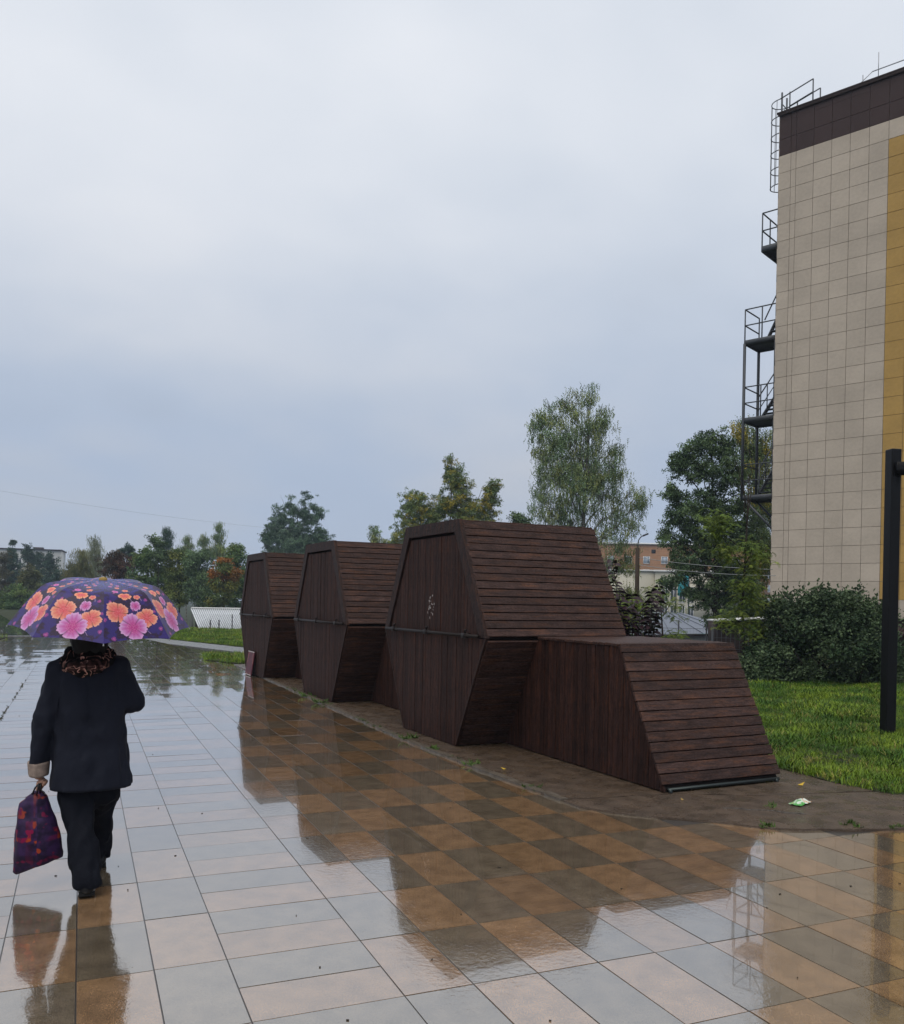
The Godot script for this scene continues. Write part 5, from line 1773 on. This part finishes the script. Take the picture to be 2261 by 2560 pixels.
func make_umbrella():
	# print of one gore: across 0.38 m, from the tip (top) to the rim (bottom) 0.53 m
	var W := 512
	var H := 714
	var im := Image.create(W, H, false, Image.FORMAT_RGB8)
	var n1 := noise(501, 0.012, 3)
	var n2 := noise(503, 0.06, 3)
	for y in H:
		for x in W:
			var t := float(y) / H
			var s := absf(x - W / 2.0) / (W / 2.0)
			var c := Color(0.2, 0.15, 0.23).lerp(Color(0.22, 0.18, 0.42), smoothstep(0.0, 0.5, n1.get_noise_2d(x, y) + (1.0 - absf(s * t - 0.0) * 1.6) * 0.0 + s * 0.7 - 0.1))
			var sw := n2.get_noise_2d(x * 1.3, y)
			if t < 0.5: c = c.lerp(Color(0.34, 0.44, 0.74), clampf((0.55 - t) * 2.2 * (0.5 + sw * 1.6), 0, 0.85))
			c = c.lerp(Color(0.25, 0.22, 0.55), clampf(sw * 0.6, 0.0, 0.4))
			im.set_pixel(x, y, c)
	var pk := Color(0.68, 0.2, 0.5)
	var pko := Color(0.78, 0.56, 0.76)
	var orr := Color(0.80, 0.29, 0.33)
	var oro := Color(0.87, 0.57, 0.47)
	for q in [[60, 640, 14], [450, 560, 16], [420, 690, 20], [80, 520, 12], [380, 430, 12], [120, 430, 13], [330, 330, 11], [230, 500, 9]]:
		paint_flower(im, Vector2(q[0], q[1]), q[2], Color(0.6, 0.25, 0.52), Color(0.5, 0.22, 0.5), q[0], 3)
	paint_flower(im, Vector2(205, 470), 46, pk, pko, 0.4, 5, 0.95, Vector2(10, 60))
	paint_flower(im, Vector2(140, 560), 76, orr, oro, 1.1, 4, 0.9, Vector2(60, 60))
	paint_flower(im, Vector2(345, 510), 88, orr, oro, 0.2, 4, 0.95, Vector2(-50, 70))
	paint_flower(im, Vector2(255, 624), 108, pk, pko, 0.7, 4, 0.92, Vector2(-110, 66))
	paint_flower(im, Vector2(262, 372), 56, orr, Color(0.92, 0.6, 0.45), 0.5, 5, 0.85, Vector2(-30, 75))
	paint_flower(im, Vector2(175, 395), 26, orr, oro, 1.5, 5, 0.9, Vector2(-20, 40))
	paint_flower(im, Vector2(310, 300), 26, pk, Color(0.85, 0.5, 0.75), 0.9, 5, 0.9)
	paint_flower(im, Vector2(230, 285), 26, orr, oro, 0.9, 5, 0.9, Vector2(-20, 30))
	for q in [[262, 225, 20, 0], [296, 190, 14, 1], [235, 175, 14, 1], [262, 140, 12, 0], [248, 105, 9, 1], [268, 75, 7, 0]]:
		paint_flower(im, Vector2(q[0], q[1]), q[2], [orr, pk][q[3]], [oro, pko][q[3]], q[0], 5)
	var cloth := mat(1, 1, 1, 0.4)
	cloth.albedo_texture = tex(im)
	cloth.backlight_enabled = true
	cloth.backlight = Color(0.25, 0.25, 0.25)
	cloth.rim_enabled = true
	cloth.rim = 0.2
	var apex := Vector3(0.108, 1.652, -5.08)
	var o := thing("umbrella", "open purple umbrella printed with pink and orange flowers, held over the woman", "umbrella", apex)
	# leans back towards the viewer and a little to the side
	var lean := Basis(Vector3.RIGHT, 0.16) * Basis(Vector3(0, 0, 1), -0.012)
	var N := 8
	var R := 0.462
	var prof := func(t: float) -> Vector2:   # radius, drop
		# ribs nearly level near the tip, then bent down to the rim
		var K := [Vector2(0, 0), Vector2(0.15, 0.006), Vector2(0.30, 0.02), Vector2(0.44, 0.045), Vector2(0.57, 0.09), Vector2(0.655, 0.175), Vector2(0.745, 0.36), Vector2(0.83, 0.565), Vector2(0.915, 0.785), Vector2(1.0, 1.0)]
		var f := t * 9.0
		var i := mini(int(f), 8)
		var a: Vector2 = K[i]
		var b: Vector2 = K[i + 1]
		var m0: Vector2 = (b - K[maxi(i - 1, 0)]) * 0.5
		var m1: Vector2 = (K[mini(i + 2, 9)] - a) * 0.5
		var u := f - i
		var p := a * (2 * u * u * u - 3 * u * u + 1) + m0 * (u * u * u - 2 * u * u + u) + b * (3 * u * u - 2 * u * u * u) + m1 * (u * u * u - u * u)
		return Vector2(p.x * R, p.y * 0.255)
	for g in N:
		var st := mb()
		st.set_smooth_group(0)
		var nu := 10
		var nt := 16
		var G := func(i: int, j: int) -> Array:
			var t := float(j) / nt
			var q := float(i) / nu * 2.0 - 1.0
			var a0 := TAU * (g + 0.5) / N
			var ang := a0 + q * PI / N
			var pr: Vector2 = prof.call(t)
			# between the ribs the cloth is a flatter chord that sags, and the hem is cut in an arc
			var flat := cos(PI / N) / cos(q * PI / N)
			var k := lerpf(1.0, flat, 0.85)
			var hem := t * t * t * 0.016 * (1.0 - q * q)
			var r := pr.x * k - hem * 1.2
			var p := lean * Vector3(cos(ang) * r, -pr.y + 0.010 * (1.0 - q * q) * sin(t * PI) * -1.0 + hem * 0.5, sin(ang) * r)
			return [p, Vector2(0.5 + q * pr.x * sin(PI / N) / 0.38, t)]
		for i in nu:
			for j in nt:
				var A: Array = G.call(i, j)
				var B: Array = G.call(i + 1, j)
				var C: Array = G.call(i + 1, j + 1)
				var D: Array = G.call(i, j + 1)
				for v in [A, B, C, A, C, D]:
					st.set_uv(v[1])
					st.add_vertex(v[0])
		st.index()
		st.generate_normals()
		var mesh := st.commit()
		part("canopy_panel", mesh, cloth, o)
	for g in N:
		var st := mb()
		var a := TAU * g / N
		var pts := []
		for j in 9:
			var pr: Vector2 = prof.call(j / 8.0)
			pts.append(lean * Vector3(cos(a) * pr.x, -pr.y - 0.006, sin(a) * pr.x))
		tube(st, pts, 0.0025, 5)
		var tip: Vector3 = pts[8]
		tube(st, [tip, tip + (tip - pts[7]).normalized() * 0.006], 0.0035, 6)
		part("rib", done(st, true), M.galv, o)
	var st := mb()
	tube(st, [Vector3(0, 0.018, 0), lean * Vector3(0, -0.3, 0), lean * Vector3(0, -0.56, 0)], 0.006, 8)
	part("shaft", done(st, true), M.galv, o)
	st = mb()
	tube(st, [lean * Vector3(0, -0.54, 0), lean * Vector3(0, -0.68, 0)], [0.012, 0.014], 10)
	part("handle", done(st, true), M.tyre, o)
	st = mb()
	tube(st, [lean * Vector3(0, -0.012, 0), lean * Vector3(0, 0.010, 0), lean * Vector3(0, 0.016, 0)], [0.024, 0.02, 0.006], 12)
	part("tip", done(st, true), M.straw, o)

func make_bag():
	var o := thing("shopping_bag", "dark purple cloth shopping bag with orange and magenta print, carried by the woman", "bag", Vector3(-0.2, 0.0, -5.12))
	var st := mb()
	st.set_smooth_group(0)
	var n := noise(601, 9.0, 3)
	# silhouettes (y, left, right), half depth
	var prof := [[0.115, -0.1, 0.1, 0.02], [0.125, -0.115, 0.125, 0.05], [0.17, -0.118, 0.128, 0.07], [0.26, -0.108, 0.115, 0.075], [0.36, -0.1, 0.092, 0.065], [0.41, -0.098, 0.072, 0.055], [0.455, -0.09, 0.055, 0.042], [0.48, -0.062, 0.045, 0.028], [0.51, -0.028, 0.032, 0.014], [0.52, -0.01, 0.02, 0.004]]
	var ring := func(i: int) -> Array:
		var q := i / 27.0 * (prof.size() - 1)
		var a := mini(int(q), prof.size() - 2)
		var f := q - a
		var out := []
		for k in 36:
			var th := TAU * k / 36.0
			var c := cos(th)
			var s := sin(th)
			var cx := signf(c) * pow(absf(c), 0.75)
			var sx := signf(s) * pow(absf(s), 0.85)
			var y: float = lerpf(prof[a][0], prof[a + 1][0], f)
			var l: float = lerpf(prof[a][1], prof[a + 1][1], f)
			var r: float = lerpf(prof[a][2], prof[a + 1][2], f)
			var d: float = lerpf(prof[a][3], prof[a + 1][3], f)
			var p := Vector3((l + r) / 2 + cx * (r - l) / 2, y + (cx * 0.035 if y < 0.2 else 0.0) * (0.2 - y) / 0.085, sx * d)
			var w := n.get_noise_3d(p.x, p.y * 0.45, p.z)
			p += Vector3(cx * 0.012, 0, sx * 0.022) * w * (1.0 if d > 0.02 else 0.2)
			out.append(p)
		return out
	var last := []
	for i in 28:
		var now: Array = ring.call(i)
		if i == 0:
			for k in 36: outtri(st, Vector3(0, 0.3, 0), Vector3(0.0, 0.112, 0), now[k], now[(k + 1) % 36])
		else:
			for k in 36: quad(st, last[k], last[(k + 1) % 36], now[(k + 1) % 36], now[k])
		last = now
	part("sack", done(st, true), M.bag, o)
	for x in [-0.022, 0.018]:
		st = mb()
		tube(st, [Vector3(x - 0.006, 0.5, 0.008), Vector3(x * 0.5, 0.545, 0.04), Vector3(x * 0.2 + 0.012, 0.572, 0.085), Vector3(x * 0.3 + 0.01, 0.545, 0.1), Vector3(x + 0.016, 0.5, 0.02)], 0.0045, 6)
		part("handle_loop", done(st, true), M.shoe, o)

func _ready():
	rng.seed = 20240917
	# camera: level, turned right of the walkway, lens shifted up (the photograph is cropped from a taller frame)
	var cam := Camera3D.new()
	cam.name = "camera"
	cam.projection = Camera3D.PROJECTION_FRUSTUM
	cam.near = 0.1
	cam.far = 3000.0
	cam.size = 0.1 * 2560.0 / 2169.2
	cam.frustum_offset = Vector2(0.0, 0.1 * (1518.9 - 1280.0) / 2169.2)
	cam.keep_aspect = Camera3D.KEEP_HEIGHT
	var fh := Vector3(sin(YAW), 0, -cos(YAW))
	var rh := Vector3(cos(YAW), 0, sin(YAW))
	var pitch := -0.0079
	var roll := 0.0171
	var fw := fh * cos(pitch) + Vector3.UP * sin(pitch)
	var up := -fh * sin(pitch) + Vector3.UP * cos(pitch)
	cam.transform = Transform3D(Basis(rh * cos(roll) + up * sin(roll), -rh * sin(roll) + up * cos(roll), -fw), EYE)
	add_child(cam)
	cam.current = true
	# overcast sky
	var env := Environment.new()
	env.background_mode = Environment.BG_SKY
	env.sky = Sky.new()
	env.sky.sky_material = make_sky()
	env.tonemap_mode = Environment.TONE_MAPPER_LINEAR
	env.tonemap_exposure = 1.0
	env.sdfgi_enabled = true
	env.ssao_enabled = true
	env.ssil_enabled = true
	env.fog_enabled = true
	env.fog_density = 0.0006
	env.fog_light_color = Color(0.72, 0.78, 0.86)
	var we := WorldEnvironment.new()
	we.name = "environment"
	we.environment = env
	add_child(we)
	var sun := DirectionalLight3D.new()
	sun.name = "sun"
	sun.light_energy = 0.5
	sun.light_angular_distance = 40.0
	sun.light_color = Color(1.0, 0.965, 0.91)
	sun.shadow_enabled = true
	add_child(sun)
	sun.look_at_from_position(Vector3(-0.3, 0.88, 0.36), Vector3.ZERO, Vector3.UP)
	make_materials()
	make_ground()
	make_paving()
	make_building()
	make_row()
	make_far()
	var trees := [
		["poplar_tree", "dark bluish green poplar with several upright tops behind the farthest kiosk", Vector3(21.48, -2.20, -94.13), "broad", "poplar", 6.00, 0.90, 0.25, "bark", Vector2(0.19, 14.06), [[-0.14, 6.62, 2.63, 1.93], [0.04, 3.99, 2.19, 1.75], [-0.19, 10.03, 1.93, 1.66], [-1.72, 10.0, 1.14, 1.49], [1.69, 10.06, 1.14, 1.49], [-3.13, 10.29, 0.48, 2.1], [-2.27, 11.74, 0.48, 2.54], [-1.45, 12.28, 0.48, 2.72], [-0.5, 12.82, 0.48, 2.54], [0.64, 13.19, 0.53, 2.54], [1.69, 12.77, 0.48, 2.45], [2.59, 11.56, 0.48, 2.54], [3.18, 9.96, 0.39, 1.49], [-0.17, 9.02, 1.75, 1.49], [-2.14, 8.86, 1.14, 1.14], [2.24, 8.93, 1.14, 1.14]]],
		["birch_tree", "green birch turning yellow whose tall top stands between the two nearer kiosks", Vector3(19.42, -2.20, -46.07), "broad", "birchy", 5.00, 0.50, 0.13, "birch", Vector2(0.05, 11.64), [[0.05, 11.52, 0.32, 0.69], [0.29, 10.84, 0.6, 0.78], [0.58, 10.15, 0.69, 0.78], [-0.32, 9.28, 0.78, 0.92], [0.95, 9.12, 0.92, 1.11], [2.54, 10.25, 0.37, 0.78], [2.26, 9.33, 0.6, 1.01], [1.65, 8.44, 1.04, 0.92], [-2.17, 9.53, 0.51, 0.6], [-1.7, 9.08, 0.74, 0.83], [-2.26, 8.15, 0.88, 0.92], [-0.88, 8.17, 1.01, 0.88], [0.63, 7.5, 1.84, 0.92], [-2.82, 7.33, 0.51, 0.46], [-0.51, 6.91, 2.3, 0.69], [-0.26, 5.53, 2.19, 1.01], [-0.23, 4.03, 1.84, 1.01]]],
		["young_birch", "small pale green birch top showing above the middle kiosk roof", Vector3(21.85, -2.20, -66.79), "broad", "birch", 6.00, 0.80, 0.06, "birch", Vector2(-0.16, 9.36), [[-0.15, 9.04, 0.29, 0.65], [0.25, 8.4, 0.71, 0.45], [1.38, 8.33, 0.65, 0.39], [0.59, 6.96, 1.1, 1.1], [0.46, 5.02, 1.1, 1.29]]],
		["leafy_bush", "dark leafy treetop just left of the tall weeping birch", Vector3(24.16, -2.20, -46.22), "broad", "dark", 6.00, 0.80, 0.08, "bark", Vector2(-0.09, 8.79), [[-0.06, 7.48, 0.58, 0.82], [0.01, 6.04, 0.72, 0.96], [-0.01, 4.6, 0.72, 1.05], [-0.13, 8.72, 0.48, 0.34], [0.21, 8.44, 0.43, 0.29]]],
		["weeping_birch", "tall weeping birch with pale trunk and long hanging twigs behind the nearest kiosk", Vector3(23.77, -2.02, -38.78), "weep", "birch", 4.50, 0.72, 0.20, "birch", Vector2(0.25, 14.93), [[-0.56, 11.61, 1.66, 1.24], [-0.52, 9.43, 1.66, 1.24], [0.91, 10.39, 1.24, 1.45], [0.43, 14.42, 0.33, 0.58], [-0.4, 14.09, 0.71, 0.62], [-1.11, 13.67, 0.75, 0.75], [-2.04, 13.44, 0.58, 0.71], [-2.34, 12.51, 0.46, 1.04], [-1.29, 12.22, 1.04, 1.24], [0.15, 12.65, 0.93, 1.24], [0.97, 13.08, 0.58, 0.93], [-2.2, 10.75, 0.5, 1.24], [-1.15, 10.15, 1.14, 1.24], [0.29, 10.38, 1.24, 1.35], [1.82, 11.65, 0.5, 0.54], [1.74, 10.51, 0.58, 0.93], [1.56, 9.16, 0.83, 1.04], [2.8, 9.28, 0.62, 0.62], [3.02, 8.46, 0.41, 0.93], [-2.27, 8.78, 0.5, 0.83], [-1.33, 8.28, 1.24, 0.93], [0.13, 8.1, 1.24, 0.93], [2.2, 7.93, 0.75, 1.04], [1.4, 6.67, 0.75, 1.04], [2.45, 6.07, 0.62, 0.93], [1.52, 5.43, 0.37, 0.83], [-0.47, 6.64, 1.45, 1.04], [-0.02, 4.99, 1.04, 1.04]]],
		["broadleaf_tree", "big dark green broadleaf tree left of the fire escape", Vector3(26.89, -0.59, -32.01), "broad", "dark", 6.00, 0.60, 0.20, "bark", Vector2(-0.23, 9.58), [[-0.32, 9.58, 0.77, 0.63], [-1.15, 9.47, 0.48, 0.48], [-1.6, 8.82, 0.66, 0.52], [0.42, 9.4, 0.59, 0.63], [-1.96, 8.54, 0.44, 0.37], [-0.85, 8.28, 1.01, 0.74], [0.63, 8.12, 0.92, 0.83], [-1.94, 7.25, 0.63, 0.44], [-1.01, 6.8, 1.11, 0.74], [0.47, 6.65, 1.11, 0.92], [-1.73, 6.24, 0.63, 0.48], [-2.27, 5.22, 0.59, 0.44], [-0.98, 5.33, 1.2, 0.83], [0.5, 4.99, 1.11, 0.92], [-1.33, 4.22, 1.01, 0.55], [-0.03, 3.69, 1.11, 0.74], [-1.86, 3.29, 0.59, 0.48], [-0.93, 2.75, 0.66, 0.48], [1.08, 3.52, 0.92, 0.92], [1.6, 5.56, 0.74, 0.92], [0.92, 2.42, 1.11, 0.85], [1.85, 1.88, 0.92, 0.74], [-0.18, 2.4, 0.85, 0.66], [0.39, 1.48, 0.92, 0.55]]],
		["weeping_birch", "weeping birch with white forked trunk seen through the fire escape", Vector3(31.51, -1.59, -34.39), "weep", "birchy", 9.00, 0.85, 0.12, "birch", Vector2(-0.44, 12.57), [[-1.04, 12.05, 0.32, 0.73], [-0.33, 11.76, 0.61, 0.81], [0.39, 11.57, 0.61, 0.89], [-0.61, 10.54, 0.65, 1.01], [0.31, 10.15, 0.69, 1.01], [-0.17, 8.93, 0.81, 1.01], [0.46, 7.93, 0.69, 1.01], [-0.33, 6.9, 0.73, 1.01], [0.4, 5.9, 0.69, 1.01], [-0.09, 4.68, 0.81, 1.01]]],
		["willow_bush", "yellow green bush in front of the cream building", Vector3(19.63, -0.00, -28.58), "weep", "willow", 7.00, 0.50, 0.04, "bark", Vector2(0.05, 2.19), [[-0.02, 1.87, 0.47, 0.5], [0.38, 1.72, 0.28, 0.53], [-0.32, 1.4, 0.41, 0.56], [0.16, 0.93, 0.53, 0.56]]],
		["spruce_tree", "thin dark spruce with a pointed top at the far left", Vector3(-8.73, 0.00, -134.23), "broad", "conifer", 8.00, 0.80, 0.15, "bark", Vector2(-0.11, 9.03), [[-0.1, 8.48, 0.22, 0.77], [-0.14, 6.99, 0.66, 1.22], [-0.0, 5.05, 1.11, 1.55], [0.14, 2.84, 1.33, 1.77], [0.17, 0.63, 1.33, 1.44]]],
		["broadleaf_tree", "brownish dark tree beside the path edge at the far left", Vector3(-8.84, 0.00, -123.40), "broad", "brownish", 6.00, 1.00, 0.15, "bark", Vector2(-0.18, 6.77), [[-0.17, 6.01, 0.71, 1.12], [-0.34, 3.73, 0.81, 1.52], [0.19, 1.71, 0.81, 1.32]]],
		["fir_tree", "blue green pyramidal tree, the left one in front of the pale apartment block", Vector3(-7.64, 0.00, -150.08), "broad", "conifer", 7.00, 1.20, 0.20, "bark", Vector2(-0.11, 8.64), [[-0.17, 8.39, 0.5, 0.75], [0.04, 6.77, 1.24, 1.37], [0.2, 4.29, 1.74, 1.99], [0.37, 1.18, 1.99, 2.24]]],
		["fir_tree", "blue green pyramidal tree, the middle one in front of the pale apartment block", Vector3(-6.18, 0.00, -152.72), "broad", "conifer", 7.00, 1.20, 0.20, "bark", Vector2(-0.10, 8.19), [[-0.1, 7.68, 0.51, 0.76], [0.06, 5.97, 1.02, 1.4], [0.34, 3.43, 1.4, 1.91], [0.38, 0.88, 1.53, 1.91]]],
		["fir_tree", "blue green pyramidal tree, the right one in front of the pale apartment block", Vector3(-4.34, 0.00, -145.41), "broad", "conifer", 7.00, 1.20, 0.20, "bark", Vector2(-0.09, 7.69), [[-0.09, 7.2, 0.49, 0.73], [0.05, 5.99, 1.1, 1.22], [0.32, 3.68, 1.58, 1.95], [0.48, 0.95, 1.83, 2.07]]],
		["broadleaf_tree", "low olive tree with a rounded crown at the left path edge", Vector3(-5.41, 0.00, -111.06), "broad", "olive", 7.00, 1.00, 0.12, "bark", Vector2(-0.09, 4.28), [[-0.09, 3.95, 0.92, 0.65], [-0.49, 2.89, 1.2, 0.83], [0.53, 2.58, 0.92, 0.83], [-0.19, 1.28, 1.48, 1.2]]],
		["birch_tree", "wide yellow olive birch clump left of the red leaved tree", Vector3(-0.16, 0.00, -114.26), "weep", "yellowing", 9.00, 1.10, 0.15, "birch", Vector2(0.40, 6.94), [[0.31, 6.7, 0.68, 0.58], [-0.31, 5.72, 1.06, 1.06], [0.9, 5.74, 1.06, 1.16], [-1.02, 4.5, 0.97, 1.06], [0.2, 3.79, 1.74, 1.36], [1.66, 3.58, 1.45, 1.36], [-1.23, 2.32, 1.06, 1.26], [0.72, 1.62, 1.94, 1.26]]],
		["birch_tree", "tall slender birch with white trunk rising above the yellow olive clump", Vector3(1.54, 0.00, -108.09), "weep", "pale", 8.00, 0.90, 0.10, "birch", Vector2(-0.15, 8.09), [[-0.18, 7.63, 0.55, 0.55], [0.19, 6.85, 0.55, 0.74], [-0.45, 6.57, 0.41, 0.74], [0.03, 5.56, 0.74, 0.83], [0.41, 4.64, 0.65, 0.92]]],
		["red_leaved_tree", "dark red brown leaved tree behind the umbrella top", Vector3(3.07, 0.00, -87.86), "broad", "red", 8.00, 1.00, 0.12, "bark", Vector2(0.05, 5.44), [[-0.81, 4.79, 0.68, 0.6], [0.17, 5.03, 0.83, 0.68], [0.93, 4.51, 0.68, 0.68], [-0.49, 3.73, 0.98, 0.83], [0.65, 3.37, 0.91, 0.83], [-0.1, 2.61, 1.13, 0.76]]],
		["thuja_tree", "narrow dark top beside the red leaved tree", Vector3(4.63, 0.00, -95.90), "broad", "conifer", 8.00, 0.80, 0.08, "bark", Vector2(-0.08, 6.71), [[-0.08, 6.46, 0.25, 0.41], [-0.02, 5.72, 0.41, 0.58], [0.39, 5.43, 0.25, 0.5], [-0.78, 6.12, 0.25, 0.41]]],
		["broadleaf_tree", "bushy green tree with a flat top right of the red leaved tree", Vector3(5.43, 0.00, -80.33), "broad", "mid", 8.00, 1.00, 0.12, "bark", Vector2(-0.06, 5.38), [[-0.41, 5.09, 0.63, 0.42], [0.58, 4.97, 0.7, 0.42], [-0.82, 4.32, 0.77, 0.63], [0.17, 3.98, 1.05, 0.77], [1.12, 3.82, 0.91, 0.84], [-0.45, 2.92, 1.19, 0.84], [0.96, 2.42, 1.19, 0.98]]],
		["rowan_tree", "small rowan top leaning left of the narrow drooping tree", Vector3(6.32, -1.51, -77.78), "broad", "dark", 7.00, 0.90, 0.06, "bark", Vector2(-0.52, 7.99), [[-0.65, 7.82, 0.34, 0.2], [-0.31, 7.42, 0.31, 0.27], [-0.16, 6.8, 0.41, 0.34]]],
		["columnar_tree", "narrow drooping dark column tree above the bushy trees", Vector3(7.81, -2.19, -88.01), "weep", "conifer", 12.00, 0.70, 0.10, "bark", Vector2(-0.30, 10.63), [[-0.21, 10.01, 0.35, 0.31], [-0.16, 9.36, 0.43, 0.54], [-0.15, 8.58, 0.43, 0.62], [-0.1, 7.81, 0.46, 0.54]]],
		["broadleaf_tree", "yellow green tree with a thin dark trunk in the middle of the tree row", Vector3(7.83, -2.19, -78.22), "broad", "yellowgreen", 8.00, 1.00, 0.10, "bark", Vector2(-0.10, 7.74), [[-0.4, 7.39, 0.69, 0.48], [0.12, 6.71, 0.9, 0.76], [-0.38, 5.66, 0.97, 0.9], [0.33, 4.81, 1.04, 0.97], [-0.7, 4.1, 0.97, 0.83], [0.07, 3.42, 1.04, 0.69]]],
		["young_birch", "thin birch top, leftmost of the three above the tree row", Vector3(9.71, -2.20, -89.37), "weep", "birch", 9.00, 0.75, 0.07, "birch", Vector2(-0.09, 9.73), [[-0.09, 9.42, 0.2, 0.32], [-0.08, 8.86, 0.44, 0.4], [-0.23, 8.22, 0.59, 0.48], [0.25, 7.96, 0.48, 0.48]]],
		["young_birch", "thin birch top, middle one of the three above the tree row", Vector3(11.17, -2.20, -88.75), "weep", "birch", 9.00, 0.75, 0.07, "birch", Vector2(-0.14, 10.08), [[-0.13, 9.68, 0.28, 0.4], [-0.08, 8.97, 0.56, 0.56], [-0.27, 8.17, 0.71, 0.56], [0.41, 8.1, 0.48, 0.56]]],
		["young_birch", "tallest thin birch top, right one of the three above the tree row", Vector3(12.55, -2.20, -88.16), "weep", "birch", 9.00, 0.75, 0.08, "birch", Vector2(-0.16, 11.17), [[-0.19, 10.77, 0.28, 0.4], [-0.1, 9.98, 0.56, 0.56], [-0.01, 9.07, 0.63, 0.63], [-0.19, 8.12, 0.71, 0.63], [0.41, 8.01, 0.56, 0.56]]],
		["broadleaf_tree", "dark green tree in the shade left of the orange maple", Vector3(9.30, -2.20, -76.50), "broad", "dark", 8.00, 1.00, 0.12, "bark", Vector2(-0.06, 7.21), [[-0.39, 6.7, 0.82, 0.61], [0.36, 6.88, 0.82, 0.61], [-0.03, 5.68, 1.02, 0.89], [0.49, 4.67, 1.02, 0.96], [-0.35, 4.14, 1.09, 0.89], [0.34, 3.3, 1.16, 0.61]]],
		["maple_tree", "maple with orange autumn leaves in its upper crown", Vector3(10.57, -2.20, -71.61), "broad", "maple", 8.00, 1.00, 0.10, "bark", Vector2(-0.05, 6.74), [[-0.37, 6.48, 0.45, 0.32], [-0.04, 6.09, 0.58, 0.39], [-0.84, 5.43, 0.39, 0.32], [0.13, 5.45, 0.52, 0.39], [0.78, 5.53, 0.45, 0.26], [-0.18, 4.8, 0.97, 0.58], [0.15, 4.0, 0.9, 0.65], [-0.48, 3.5, 0.9, 0.58]]],
		["broadleaf_tree", "green tree between the orange maple and the farthest kiosk", Vector3(12.44, -2.20, -76.24), "broad", "mid", 8.00, 1.00, 0.12, "bark", Vector2(-0.17, 8.14), [[-0.17, 7.83, 0.41, 0.48], [0.12, 7.15, 0.76, 0.62], [-0.4, 6.97, 0.62, 0.55], [0.31, 5.94, 0.9, 0.9], [0.16, 4.56, 1.04, 0.97], [-0.35, 3.51, 1.04, 0.62], [1.19, 4.92, 1.04, 1.04], [1.51, 6.31, 0.83, 0.83]]],
		["green_bush", "dark green bush by the far path at the left border", Vector3(-5.92, 0.00, -98.23), "broad", "mid", 7.00, 0.80, 0.05, "bark", Vector2(-0.01, 1.90), [[-1.01, 0.87, 1.05, 0.89], [0.2, 1.3, 1.22, 1.05], [1.62, 0.92, 1.22, 0.89], [0.01, 0.08, 1.62, 0.65], [-1.41, -0.15, 0.81, 0.49], [2.04, -0.09, 1.05, 0.49]]],
		["broadleaf_tree", "dark tree filling the gap before the pale apartment block", Vector3(-1.93, 0.00, -129.15), "broad", "conifer", 7.00, 1.10, 0.15, "bark", Vector2(-0.33, 4.84), [[-0.32, 4.03, 1.2, 1.2], [-1.39, 3.19, 1.31, 1.2], [0.25, 2.13, 1.63, 1.41], [-3.01, 1.81, 1.85, 1.41], [-0.81, 0.48, 2.18, 1.2]]],
	]
	for d in trees: tree(d)
	make_plants()
	make_small()
	make_person()
	make_umbrella()
	make_bag()
